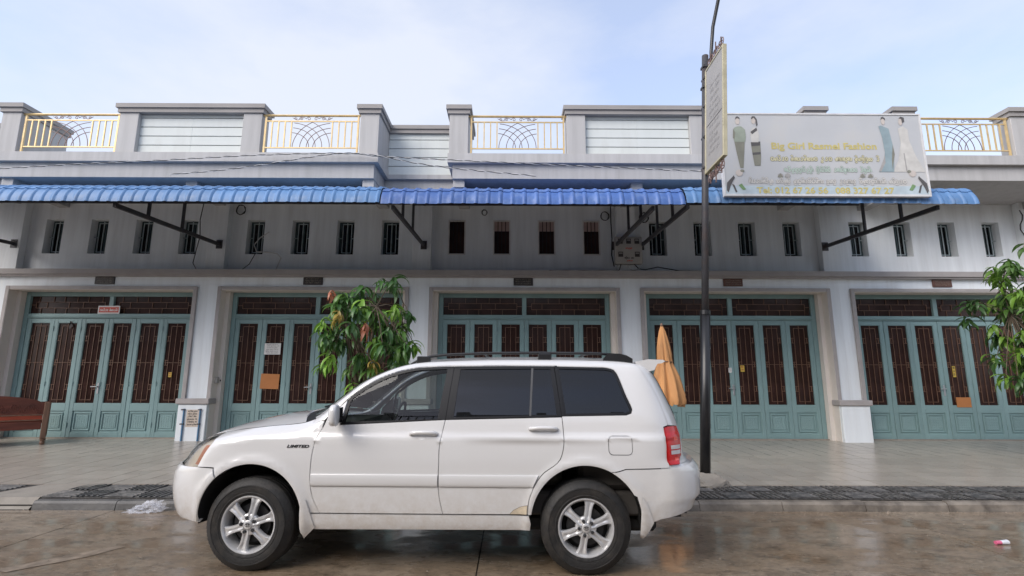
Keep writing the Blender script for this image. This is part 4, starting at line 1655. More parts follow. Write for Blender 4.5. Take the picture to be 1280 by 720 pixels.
def mango(name, base, crown, rad, label, nclu, seed, special):
    rg = random.Random(seed)
    t = thing(name, base, label, 'tree', 'mango trees on the pavement')
    B0 = Vector(base)
    Cc = Vector(crown)
    fork = Vector((B0.x + .05, B0.y, B0.z + (Cc.z - B0.z) * .45))
    b = MB().tube([Vector((0, 0, -.05)), Vector((.02, .01, .4)), Vector((.0, .02, .8)), fork - B0], [.07, .055, .05, .045], 9)
    b.build('trunk', 'bark', t, smooth=True)
    tips = []
    tries = 0
    while len(tips) < nclu and tries < 9000:
        tries += 1
        d = Vector((rg.uniform(-1, 1), rg.uniform(-1, 1), rg.uniform(-1, 1)))
        if d.length > 1 or d.length < .42:
            continue
        lump = .80 + .20 * math.sin(d.x * 4.1 + seed) * math.cos(d.z * 5.3 + seed * 2) + .14 * math.sin(d.z * 9 + d.x * 7)
        p = Cc + Vector((d.x * rad[0], d.y * rad[1], d.z * rad[2])) * lump
        if p.z < Cc.z - rad[2] * .92:
            continue
        if any((p - q).length < .15 for q, _ in tips):
            continue
        tips.append((p, d))
    # limbs
    limbs = []
    for k in range(6):
        a = k * 2 * PI / 6 + rg.uniform(-.3, .3)
        e = Cc + Vector((math.cos(a) * rad[0] * .5, math.sin(a) * rad[1] * .5, rg.uniform(-.25, .45) * rad[2]))
        limbs.append(e)
        m_ = (fork + e) / 2 + Vector((0, 0, -.08))
        MB().tube([fork - B0, m_ - B0, e - B0], [.035, .026, .016], 7).build('branch', 'bark', t, smooth=True)
    top = Cc + Vector((0, 0, rad[2] * .45))
    limbs.append(top)
    MB().tube([fork - B0, (fork + top) / 2 - B0 + Vector((.05, 0, 0)), top - B0], [.04, .03, .016], 7).build('branch', 'bark', t, smooth=True)
    forced = {}
    for (sp, r, sm) in special:
        k = min((q for q in range(len(tips)) if q not in forced and tips[q][0].y < Cc.y - .1), key=lambda q: (tips[q][0].x - sp[0]) ** 2 + (tips[q][0].z - sp[2]) ** 2 + .3 * tips[q][0].y)
        forced[k] = sm
    tw = MB()
    insts = []
    for ci, (p, d) in enumerate(tips):
        src = min(limbs, key=lambda q: (q - p).length)
        tw.tube([src - B0, (src + p) / 2 - B0 + Vector((0, 0, .04)), p - B0], [.011, .008, .005], 4)
        h = rg.random()
        mname = 'leaf_dark' if h < .33 else 'leaf_mid' if h < .74 else 'leaf_light'
        mname = forced.get(ci, mname)
        n = rg.randint(9, 14)
        a0 = rg.uniform(0, 6.28)
        for k in range(n):
            az = a0 + k * 2.4
            el = rg.uniform(-1.05, .05) - (.35 if mname == 'leaf_red' else 0)
            sc = rg.uniform(.62, 1.15) * (.72 if mname in ('leaf_red', 'leaf_yellow') else 1)
            M = (Matrix.Translation(p - B0 + Vector((0, 0, -.012 * k + .05))) @ Matrix.Rotation(az, 4, 'Z') @ Matrix.Rotation(-el, 4, 'Y')
                 @ Matrix.Rotation(rg.uniform(-.5, .5), 4, 'X') @ Matrix.Scale(sc, 4))
            insts.append((p.y, M, mname, k % 3))
    tw.build('twigs', 'bark', t)['kind'] = 'stuff'
    insts.sort(key=lambda q: q[0])
    rest = {}
    for i, (y, M, mname, kk) in enumerate(insts):
        if i < 300:
            o = link('leaf', LEAVES[mname][kk], t)
            o.matrix_local = M
        else:
            me = LEAVES[mname][kk]
            mb = rest.setdefault(mname, MB())
            mb.add([M @ v.co for v in me.vertices], [tuple(q.vertices) for q in me.polygons])
    # all further leaves as one part with several materials
    allm = MB()
    idx = []
    names = list(rest)
    for ni, nme in enumerate(names):
        allm.add(rest[nme].v, rest[nme].f)
        idx += [ni] * len(rest[nme].f)
    me = allm.mesh('crown', smooth=True)
    for nme in names:
        me.materials.append(MATS[nme])
    me.polygons.foreach_set('material_index', idx)
    o = link('crown', me, t)
    o['kind'] = 'stuff'
    return t


mango('mango_tree', (-2.50, 8.75, .15), (-2.36, 8.7, 2.36), (1.08, .85, 1.06), 'small mango tree with reddish new leaves behind the white car', 84, 3,
      [((-2.30, 7.9, 2.25), .34, 'leaf_red'), ((-2.85, 8.0, 2.95), .25, 'leaf_red'), ((-2.6, 7.9, 2.65), .2, 'leaf_yellow'), ((-2.35, 7.9, 1.65), .2, 'leaf_yellow'),
       ((-2.85, 7.9, 2.4), .25, 'leaf_light'), ((-2.75, 7.9, 1.95), .25, 'leaf_light'), ((-1.75, 8.0, 2.55), .28, 'leaf_light')])
mango('mango_tree', (9.25, 8.75, .15), (9.25, 8.7, 2.52), (1.34, 1.1, 1.50), 'mango tree with dark green leaves beyond the canopy end', 125, 12, [((8.0, 8, 2.0), 0, 'leaf_yellow'), ((8.3, 8, 3.2), 0, 'leaf_light')])

# ------------------------------------------------------------------ the other side of the street (seen in reflections)
t = thing('shophouse', (0, -6.6, 0), 'long cream building across the street seen only as reflection', 'building')
MB().box(-26, 26, -6, 0, -.01, 6.0).build('wall', 'opp_wall', t)
MB().box(-26, 26, .001, .6, 5.6, 6.1).build('fascia', 'opp_wall', t)
MB().box(-26.3, 26.3, -6, 1.2, 3.2, 3.3).build('canopy', 'opp_roof', t)
for k in range(-5, 6):
    MB().box(k * 4.8 - 1.8, k * 4.8 + 1.8, -.02, .03, .1, 2.9).build('door', 'opp_dark', t)
    MB().box(k * 4.8 - 1.0, k * 4.8 + 1.0, -.02, .03, 3.6, 5.2).build('window', 'opp_dark', t)
    MB().box(k * 4.8 - 2.3, k * 4.8 - 1.9, -.1, .5, 6.1, 7.3).build('parapet_column', 'opp_wall', t)
    MB().box(k * 4.8 - 1.9, k * 4.8 + .2, .1, .25, 6.1, 7.1).build('parapet_wall', 'opp_dark' if k % 2 else 'opp_wall', t)
    MB().box(k * 4.8 + .2, k * 4.8 + .5, -.1, .5, 6.1, 7.2).build('parapet_column', 'opp_wall', t)
    for j in range(7):
        MB().box(k * 4.8 + .68 + j * .26, k * 4.8 + .72 + j * .26, .15, .2, 6.1, 6.9).build('baluster', 'opp_dark', t)
    MB().box(k * 4.8 + .5, k * 4.8 + 2.5, .14, .21, 6.9, 6.96).build('rail', 'opp_dark', t)

# ------------------------------------------------------------------ the white sport utility car
car = thing('car', (-3.0, 5.35, 0), 'white four-door family utility car parked side-on at the kerb', 'car', rz=R(-1.6))


def pchip(pts):
    xs_ = [p[0] for p in pts]
    ys_ = [p[1] for p in pts]
    n = len(xs_)
    h = [xs_[i + 1] - xs_[i] for i in range(n - 1)]
    dl = [(ys_[i + 1] - ys_[i]) / h[i] for i in range(n - 1)]
    d = [0.0] * n
    d[0], d[-1] = dl[0], dl[-1]
    for i in range(1, n - 1):
        if dl[i - 1] * dl[i] > 0:
            w1, w2 = 2 * h[i] + h[i - 1], h[i] + 2 * h[i - 1]
            d[i] = (w1 + w2) / (w1 / dl[i - 1] + w2 / dl[i])

    def f(x):
        if x <= xs_[0]:
            return ys_[0]
        if x >= xs_[-1]:
            return ys_[-1]
        i = 0
        while x > xs_[i + 1]:
            i += 1
        t = (x - xs_[i]) / h[i]
        t2, t3 = t * t, t * t * t
        return ((2 * t3 - 3 * t2 + 1) * ys_[i] + (t3 - 2 * t2 + t) * h[i] * d[i] + (-2 * t3 + 3 * t2) * ys_[i + 1] + (t3 - t2) * h[i] * d[i + 1])
    return f


Vz = pchip([(.20, .80), (.30, .865), (.38, .893), (.48, .905), (.63, .912), (.83, .915), (.95, .908), (1.03, .898), (1.09, .878), (1.16, .862), (1.33, .812), (1.53, .742), (1.62, .700), (1.69, .635), (1.75, .54)])
Xf = pchip([(.20, .22), (.30, .13), (.40, .06), (.52, .015), (.62, 0), (.72, .01), (.785, .045), (.81, .085), (.90, .15), (.98, .225), (1.02, .31), (1.07, .50), (1.12, .80), (1.2, 1.0)])
Xr = pchip([(.20, 4.50), (.38, 4.58), (.50, 4.64), (.60, 4.675), (.72, 4.68), (.80, 4.66), (.845, 4.60), (.87, 4.565), (1.0, 4.555), (1.15, 4.525), (1.38, 4.435), (1.56, 4.345), (1.66, 4.27), (1.72, 4.22)])
Tx = pchip([(.20, .955), (.27, .985), (.36, 1.015), (.5, 1.048), (.7, 1.085), (1.0, 1.122), (1.25, 1.145), (1.365, 1.178), (1.51, 1.293), (1.626, 1.388), (1.743, 1.48), (1.893, 1.563), (2.063, 1.627), (2.235, 1.662),
            (2.442, 1.676), (3.017, 1.690), (3.448, 1.689), (3.904, 1.680), (4.05, 1.668), (4.17, 1.648), (4.30, 1.62)])
UF, UR, U0, U1 = 0.92, 4.02, 0.0, 4.95
NF, NR = 3.2, 3.2
WH = ((.92, .395, .432), (3.635, .395, .437))      # wheel arch x, z, r


def fr_x(u, z):
    """plan position and width factor for parameter u at height z"""
    if u < UF:
        th = max(0.0, (u - U0) / (UF - U0)) * PI / 2
        a = UF - Xf(z)
        return UF - a * math.cos(th) ** (2 / NF), math.sin(th) ** (2 / NF)
    if u > UR:
        th = max(0.0, (U1 - u) / (U1 - UR)) * PI / 2
        a = Xr(z) - UR
        return UR + a * math.cos(th) ** (2 / NR), math.sin(th) ** (2 / NR)
    return u, 1.0


def x2u(x, z):
    if x < UF:
        a = UF - Xf(z)
        c = min(1.0, max(0.0, (UF - x) / a))
        return U0 + (UF - U0) * math.acos(c ** (NF / 2)) / (PI / 2)
    if x > UR:
        a = Xr(z) - UR
        c = min(1.0, max(0.0, (x - UR) / a))
        return U1 - (U1 - UR) * math.acos(c ** (NR / 2)) / (PI / 2)
    return x


def surf(u, z):
    x, f = fr_x(u, z)
    w = Vz(z)
    d = Tx(x) - z
    r = .10 if x < 1.35 else .05 if x > 1.7 else .10 - .05 * (x - 1.35) / .35
    if d < r:
        w -= (r * .8) * (1 - max(d, 0) / r) ** 2.2
    for (cx_, cz_, cr_) in WH:
        q = math.hypot(x - cx_, z - cz_)
        if q < cr_ + .16 and z > .3:
            w += .016 * math.exp(-((q - cr_ - .02) / .045) ** 2)
    # shoulder highlight crease running to the tail, dirt-free
    w += .011 * math.exp(-((z - (1.015 + .035 * max(0, x - 2.6) / 1.6)) / .017) ** 2)
    return Vector((x, -w * f, z))


def snorm(u, z):
    e = .004
    a = surf(min(U1, u + e), z) - surf(max(U0, u - e), z)
    b_ = surf(u, z + e) - surf(u, z - e)
    n = a.cross(b_)
    if n.length < 1e-9:
        return Vector((0, -1, 0))
    n.normalize()
    return n


def topz(u):
    z = 1.0
    for _ in range(25):
        x, f = fr_x(u, z)
        z = .5 * z + .5 * Tx(x)
    return z


def inside(p, poly):
    x, y = p
    c = False
    n = len(poly)
    j = n - 1
    for i in range(n):
        xi, yi = poly[i]
        xj, yj = poly[j]
        if (yi > y) != (yj > y) and x < (xj - xi) * (y - yi) / (yj - yi) + xi:
            c = not c
        j = i
    return c


def seg(poly, step=.03, close=True):
    o_ = []
    n = len(poly)
    for i in range(n if close else n - 1):
        a, b_ = poly[i], poly[(i + 1) % n]
        L = math.hypot(b_[0] - a[0], b_[1] - a[1])
        k = max(1, int(math.ceil(L / step)))
        for q in range(k):
            o_.append((a[0] + (b_[0] - a[0]) * q / k, a[1] + (b_[1] - a[1]) * q / k))
    return o_


def area(p):
    return sum(p[i - 1][0] * p[i][1] - p[i][0] * p[i - 1][1] for i in range(len(p))) / 2


def inset(poly, d):
    """shrink a polygon by d (grow for negative)"""
    if area(poly) < 0:
        poly = poly[::-1]
    n = len(poly)
    out_ = []
    for i in range(n):
        p0, p1, p2 = poly[i - 1], poly[i], poly[(i + 1) % n]
        a = Vector((p1[0] - p0[0], p1[1] - p0[1])).normalized()
        b_ = Vector((p2[0] - p1[0], p2[1] - p1[1])).normalized()
        na, nb = Vector((-a.y, a.x)), Vector((-b_.y, b_.x))
        m = na + nb
        if m.length < 1e-6:
            m = na
        m.normalize()
        k = d / max(.35, m.dot(na))
        out_.append((p1[0] + m.x * k, p1[1] + m.y * k))
    return out_


def smooth_poly(pts, it=2, keep=()):
    """corner cutting of a closed polygon"""
    for _ in range(it):
        o_ = []
        n = len(pts)
        for i in range(n):
            a, b_ = pts[i], pts[(i + 1) % n]
            o_ += [(a[0] * .75 + b_[0] * .25, a[1] * .75 + b_[1] * .25), (a[0] * .25 + b_[0] * .75, a[1] * .25 + b_[1] * .75)]
        pts = o_
    return pts


def curve(pts, step=.03):
    """open smooth curve through points (Catmull-Rom)"""
    o_ = []
    n = len(pts)
    for i in range(n - 1):
        p0, p1, p2, p3 = pts[max(i - 1, 0)], pts[i], pts[i + 1], pts[min(i + 2, n - 1)]
        k = max(1, int(math.hypot(p2[0] - p1[0], p2[1] - p1[1]) / step))
        for q in range(k):
            t_ = q / k
            o_.append(tuple(.5 * ((2 * p1[c]) + (p2[c] - p0[c]) * t_ + (2 * p0[c] - 5 * p1[c] + 4 * p2[c] - p3[c]) * t_ ** 2 + (3 * p1[c] - p0[c] - 3 * p2[c] + p3[c]) * t_ ** 3) for c in (0, 1)))
    o_.append(pts[-1])
    return o_


def skin(name, poly, m, parent=None, off=0.0, skirt=.022, grid=.04, holes=(), gap=.003, in_u=False, both=False, sides=(-1,), offfn=None):
    """a body panel: outline in side view (x,z), laid on the car surface. Returns objects, near side first"""
    if gap:
        poly = inset(poly, gap)
        holes = [inset(h, -gap) for h in holes]
    loops = [seg(poly)] + [seg(h) for h in holes]
    if not in_u:
        loops = [[(x2u(x, z), z) for x, z in lp_] for lp_ in loops]
    pts, edges = [], []
    for lp_ in loops:
        b_ = len(pts)
        pts += [Vector(p) for p in lp_]
        edges += [(b_ + i, b_ + (i + 1) % len(lp_)) for i in range(len(lp_))]
    out_ = loops[0]
    us = [p[0] for p in out_]
    zs = [p[1] for p in out_]
    bpts = [p for lp_ in loops for p in lp_]
    cell = {}
    for p in bpts:
        cell.setdefault((int(p[0] / .05), int(p[1] / .05)), []).append(p)
    def near(q):
        a, c = int(q[0] / .05), int(q[1] / .05)
        for i in (-1, 0, 1):
            for j in (-1, 0, 1):
                for p in cell.get((a + i, c + j), ()):
                    if (p[0] - q[0]) ** 2 + (p[1] - q[1]) ** 2 < (grid * .45) ** 2:
                        return True
        return False
    iu = int((max(us) - min(us)) / grid) + 1
    iz = int((max(zs) - min(zs)) / grid) + 1
    for i in range(iu + 1):
        for j in range(iz + 1):
            q = (min(us) + grid * (i + (.5 if j % 2 else 0)), min(zs) + grid * j)
            if inside(q, out_) and not any(inside(q, h) for h in loops[1:]) and not near(q):
                pts.append(Vector(q))
    V2, E2, F2, _, _, _ = delaunay_2d_cdt(pts, edges, [], 0, 1e-5)
    faces = []
    for f in F2:
        c = (sum(V2[i].x for i in f) / len(f), sum(V2[i].y for i in f) / len(f))
        if inside(c, out_) and not any(inside(c, h) for h in loops[1:]):
            f = list(f)
            a2 = sum(V2[f[k - 1]].x * V2[f[k]].y - V2[f[k]].x * V2[f[k - 1]].y for k in range(len(f)))
            faces.append(tuple(f) if a2 > 0 else tuple(f[::-1]))
    P, N = [], []
    for v in V2:
        n = snorm(v.x, v.y)
        o_ = off if offfn is None else offfn(v.x, v.y)
        P.append(surf(v.x, v.y) + n * o_)
        if offfn:
            e = .003
            q = lambda a_, c_: surf(a_, c_) + snorm(a_, c_) * offfn(a_, c_)
            n = (q(min(U1, v.x + e), v.y) - q(max(U0, v.x - e), v.y)).cross(q(v.x, v.y + e) - q(v.x, v.y - e)).normalized()
        N.append(n)
    # skirt
    cnt = {}
    for f in faces:
        for k in range(len(f)):
            e = (f[k], f[(k + 1) % len(f)])
            cnt[e] = 1
    bd = [e for e in cnt if (e[1], e[0]) not in cnt]
    if skirt:
        mp_ = {}
        for e in bd:
            for i in e:
                if i not in mp_:
                    mp_[i] = (len(P), len(P) + 1)
                    P.append(P[i].copy())
                    N.append(N[i])
                    P.append(P[i] - N[i] * skirt)
                    N.append(N[i])
        for a, c in bd:
            faces.append((c, a, mp_[a][1], mp_[c][1]))
    # FIX: skirt faces share the surface vertices; custom normals keep the panel smooth
    res = []
    for s in sides:
        PP = [Vector((p.x, p.y * (1 if s < 0 else -1), p.z)) for p in P]
        NN = [Vector((p.x, p.y * (1 if s < 0 else -1), p.z)) for p in N]
        FF = faces if s < 0 else [f[::-1] for f in faces]
        res.append((PP, NN, FF))
    objs = []
    groups = [res] if both else [[r_] for r_ in res]
    for g in groups:
        v_, n_, f_ = [], [], []
        for PP, NN, FF in g:
            b_ = len(v_)
            v_ += PP
            n_ += NN
            f_ += [tuple(i + b_ for i in f) for f in FF]
        me = bpy.data.meshes.new(name)
        me.from_pydata([tuple(p) for p in v_], [], f_)
        me.polygons.foreach_set('use_smooth', [True] * len(me.polygons))
        me.update()
        me.normals_split_custom_set_from_vertices([tuple(p) for p in n_])
        objs.append(link(name, me, parent, m))
    return objs


BOTH = (-1, 1)


def arc(cx_, cz_, r, a0, a1, n=28):
    return [(cx_ + r * math.cos(R(a0 + (a1 - a0) * k / n)), cz_ + r * math.sin(R(a0 + (a1 - a0) * k / n))) for k in range(n + 1)]




# outlines in side view, metres from the nose
shut_front = curve([(1.478, 1.135), (1.475, 1.126), (1.433, 1.04), (1.411, .934), (1.405, .841), (1.405, .716), (1.418, .631), (1.451, .537), (1.499, .452)])
shut_mid = curve([(2.488, 1.182), (2.453, .984), (2.451, .839), (2.450, .746), (2.457, .601), (2.493, .452)])
shut_rear = curve([(3.458, 1.207), (3.468, 1.071), (3.465, .975), (3.436, .88), (3.381, .827), (3.307, .779), (3.25, .713), (3.212, .647), (3.18, .56), (3.170, .455)])
door_top_front = curve([(1.497, 1.198), (1.60, 1.297), (1.652, 1.357), (1.829, 1.487), (2.005, 1.568), (2.204, 1.614), (2.45, 1.629), (2.537, 1.631)])
# black surround of the front side window
fw_out = [(1.612, 1.140)] + curve([(1.648, 1.335), (1.665, 1.366), (1.829, 1.485), (2.005, 1.566), (2.204, 1.612), (2.45, 1.627), (2.534, 1.629)]) + [(2.488, 1.184)]
fw_in = [(1.645, 1.165)] + curve([(1.672, 1.325), (1.69, 1.352), (1.840, 1.460), (2.01, 1.540), (2.204, 1.587), (2.40, 1.600), (2.472, 1.602)]) + [(2.420, 1.188)]
front_door = shut_front[::-1] + [(1.497, 1.196), (1.60, 1.295), (1.645, 1.338), (1.609, 1.138)] + shut_mid
rear_door = shut_mid[::-1] + shut_rear + [(2.53, .452)]
rw_out = [(2.488, 1.184), (2.534, 1.629), (3.0, 1.634), (3.405, 1.632), (3.458, 1.210)]
rw_in1 = [(2.556, 1.205), (2.592, 1.602), (3.205, 1.607), (3.182, 1.222)]
rw_in2 = [(3.205, 1.223), (3.228, 1.607), (3.372, 1.606), (3.414, 1.228)]
qw_hole = smooth_poly([(3.476, 1.215), (3.423, 1.628), (3.88, 1.622), (3.955, 1.585), (4.05, 1.265), (4.01, 1.225)], 2)
qw_hole = [(3.476, 1.215), (3.425, 1.63)] + curve([(3.83, 1.622), (3.90, 1.610), (3.945, 1.570), (4.00, 1.40), (4.045, 1.275), (4.035, 1.24), (3.99, 1.225)])
qw_in = inset(qw_hole, .022)
fuel = [p for (cx_, cz_, a_) in ((3.985, .950, -90), (3.985, 1.027, 0), (3.865, 1.027, 90), (3.865, .950, 180)) for p in arc(cx_, cz_, .035, a_, a_ + 90, 5)]
hatch_line = curve([(4.128, 1.655), (4.177, 1.564), (4.273, 1.382), (4.345, 1.142)])
tail_in = [(4.318, .829), (4.298, 1.129)]
T_line = [(x, Tx(x) - .001) for x in [1.37 + .03 * k for k in range(93) if 1.37 + .03 * k < 4.12]]
A0_, A1_ = 188, -8
fa, ra = WH
body_side = ([(1.372, 1.166), (1.480, 1.178)] + door_top_front + [(3.0, 1.636), (3.409, 1.634)] + shut_rear + [(3.185, .452)]
             + arc(*ra, 172, 62) + [(3.90, .79), (3.96, .806), (4.316, .815)] + tail_in + hatch_line[::-1] + T_line[::-1])
body_side[0] = (1.372, 1.150)
fender = (curve([(.44, .796), (.487, .90), (.545, .992)]) + [(x, Tx(x) - .001) for x in [.56 + .03 * k for k in range(28)]] + [(1.372, 1.172), (1.372, 1.153), (1.476, 1.172)]
          + shut_front[2:] + [(1.392, .452)] + arc(*fa, 8, 132)[:] + [(.60, .795)])
bumper_f = [(x2u(0.0, .62), .79)] + [(u, .79) for u in [.02 * k for k in range(1, 20)]]

PAINT = 'car_paint'
# painted panels
o_fd = skin('front_door', front_door, PAINT, car, sides=BOTH)
o_rd = skin('rear_door', rear_door, PAINT, car, sides=BOTH)
o_bs = skin('body_side', body_side, PAINT, car, holes=[qw_hole, fuel], sides=BOTH)
skin('fuel_door', fuel, PAINT, o_bs[0])
o_fe = skin('fender', fender, PAINT, car, sides=BOTH)
# front bumper in (u,z)
bf = [(.004, .79)] + [(.02 + .02 * k, .79) for k in range(18)] + [(x2u(.44, .795), .795), (x2u(.60, .79), .79)] + [(x2u(x, z), z) for x, z in arc(*fa, 132, 183)]
bf += [(x2u(.50, .37), .372), (.52, .382), (.42, .405), (.2, .43), (.004, .43)]
skin('front_bumper', bf, PAINT, car, in_u=True, both=True, sides=BOTH, off=.004, skirt=.05)
for s_ in BOTH:
    v, f = [], []
    ap = arc(fa[0], fa[1], fa[2] + .006, 128, 186, 20)
    for (x, z) in ap:
        p = surf(x2u(x, z), z)
        v += [(x + .002, p.y * (1 if s_ < 0 else -1) * .985, z), (x + .03, .62 * s_, z)]
    f = [(2 * i, 2 * i + 2, 2 * i + 3, 2 * i + 1) for i in range(len(ap) - 1)]
    MB().add(v, f).build('wheel_arch_liner', 'car_under', car, smooth=True)
ul = [x2u(x, z) for x, z in ((.44, .80), (.487, .90), (.545, .99))]
uh = .115
hl = [(uh, .796), (ul[0], .796), (ul[1], .90), (ul[2], .985)] + [(u, topz(u) - .004) for u in [ul[2] - .01 - k * (ul[2] - .01 - uh) / 9 for k in range(10)]]
o_hl = skin('headlight', hl, 'lamp_clear', car, in_u=True, sides=BOTH, off=-.004, skirt=.03)
for o_ in o_hl:
    pass
skin('reflector', hl, 'lamp_back', o_hl[0], in_u=True, off=-.035, skirt=.0, gap=.006)
skin('reflector', hl, 'lamp_back', o_hl[1], in_u=True, off=-.035, skirt=.0, gap=.006, sides=(1,))
amb = [(ul[0] - .05, .815), (ul[0] - .006, .81), (ul[1] - .006, .90), (ul[2] - .008, .97), (ul[2] - .06, .97), (ul[1] - .05, .90)]
skin('turn_signal', amb, 'lamp_amber', o_hl[0], in_u=True, off=-.010, skirt=.0, gap=0)
skin('turn_signal', amb, 'lamp_amber', o_hl[1], in_u=True, off=-.010, skirt=.0, gap=0, sides=(1,))
skin('front_panel', [(.004, .78), (ul[0] + .05, .78), (ul[2] + .02, 1.0)] + [(u, topz(u)) for u in (.5, .35, .2, .1, .004)], PAINT, car, in_u=True, both=True, sides=BOTH, off=-.048, gap=0, skirt=0)
gr = [(.004, .803), (uh, .803)] + [(u, topz(u) - .006) for u in [uh - k * (uh - .004) / 8 for k in range(9)]]
o_gr = skin('grille', gr, 'car_black', car, in_u=True, both=True, sides=BOTH, off=-.02)[0]
for k in range(4):
    zz = .83 + .032 * k
    skin('grille_bar', [(.004, zz), (uh - .01, zz), (uh - .01, zz + .012), (.004, zz + .012)], 'alloy', o_gr, in_u=True, both=True, sides=BOTH, off=-.006, gap=0, skirt=.012)
air = [(.004, .45), (.16, .45), (.18, .52), (.004, .54)]
skin('air_intake', air, 'car_black', car, in_u=True, both=True, sides=BOTH, off=.006, gap=0, skirt=.0)
# rear bumper, hatch, tail lights
br = [(x2u(4.065, .375), .375)] + [(x2u(x, z), z) for x, z in arc(*ra, 2, 62)] + [(x2u(3.90, .788), .788), (x2u(3.96, .803), .803), (x2u(4.316, .812), .812), (x2u(4.45, .812), .818)]
ub = br[-1][0]
br += [(ub + (U1 - .004 - ub) * k / 12, .82 + .02 * k / 12) for k in range(1, 13)] + [(U1 - .004, .47), (4.6, .47), (4.4, .462), (x2u(4.22, .42), .425)]
skin('rear_bumper', br, PAINT, car, in_u=True, both=True, sides=BOTH, off=.006,
     skirt=.09, offfn=lambda u, z: .006 + (.02 if z > .56 else .02 - .022 * min(1, (.56 - z) / .012)) * min(1, max(0, (u - 4.1) / .1)))
skin('bumper_step', [(x2u(4.25, .80), .77)] + [(u, .77) for u in (4.5, 4.7, U1 - .004)] + [(u, .90) for u in (U1 - .004, 4.7, 4.5)] + [(x2u(4.25, .80), .90)], PAINT, car, in_u=True, both=True, sides=BOTH, off=-.006, gap=0, skirt=0)
tl = [(x2u(4.320, .832), .832), (x2u(4.41, .832), .832), (x2u(4.44, .90), .90), (x2u(4.445, 1.06), 1.06), (x2u(4.425, 1.132), 1.132), (x2u(4.33, 1.134), 1.134), (x2u(4.300, 1.12), 1.12)]
o_tl = skin('tail_light', tl, 'lamp_red', car, in_u=True, sides=BOTH, off=.012, skirt=.035, grid=.02)
for si, s_ in enumerate(BOTH):
    for (z0, z1, mm, nm) in ((.955, .985, 'lamp_white', 'clear_band'), (.915, .945, 'lamp_white', 'clear_band'), (1.02, 1.05, 'lamp_red_bright', 'bulb_glow'), (.86, .89, 'lamp_red_bright', 'bulb_glow')):
        a_, b_ = (x2u(4.335, z0), x2u(4.43, z0)) if mm == 'lamp_white' else (x2u(4.37, z0), x2u(4.41, z0))
        skin(nm, [(a_, z0), (b_, z0), (b_, z1), (a_, z1)], mm, o_tl[si], in_u=True, off=.014, skirt=0, gap=0, sides=(s_,), grid=.02)
hz = [(x2u(x, z), z) for x, z in hatch_line]
ht = hz + [(x2u(4.448, 1.128), 1.128), (x2u(4.452, 1.06), 1.06), (x2u(4.448, .90), .90), (x2u(4.425, .835), .84)]
ub = ht[-1][0]
ht += [(ub + (U1 - .004 - ub) * k / 10, .84 + .01 * k / 10) for k in range(1, 11)]
utop = hz[0][0]
ht += [(U1 - .004 - (U1 - .004 - utop) * k / 12, 1.645 + .008 * k / 12) for k in range(0, 12)]
o_ht = skin('tailgate', ht, PAINT, car, in_u=True, both=True, sides=BOTH)[0]
rwn = [(U1 - .004, 1.19), (4.66, 1.19), (4.64, 1.30), (4.645, 1.55), (4.67, 1.595), (U1 - .004, 1.60)]
skin('rear_window', rwn, 'win_glass', o_ht, in_u=True, both=True, sides=BOTH, off=.003, gap=0, skirt=0)
# sills
sill = [(1.402, .447), (3.183, .447), (3.196, .39), (3.190, .335), (1.46, .325), (1.36, .36)]
skin('sill', sill, PAINT, car, sides=BOTH, off=.006, skirt=.05)
# dark body shell behind the gaps
core = [(.34, .47), (.47, .47)] + arc(*fa, 180, 0) + [(1.36, .36), (3.19, .36)] + arc(*ra, 180, 0) + [(4.08, .42), (4.38, .52), (4.38, 1.13), (4.33, 1.15), (4.1, 1.64), (4.05, 1.63), (4.06, 1.25), (4.02, 1.20), (1.5, 1.12), (1.2, 1.10), (.6, 1.0), (.45, .80), (.30, .78)]
skin('inner_shell', core, 'car_under', car, off=-.028, skirt=0, gap=0, both=True, sides=BOTH)
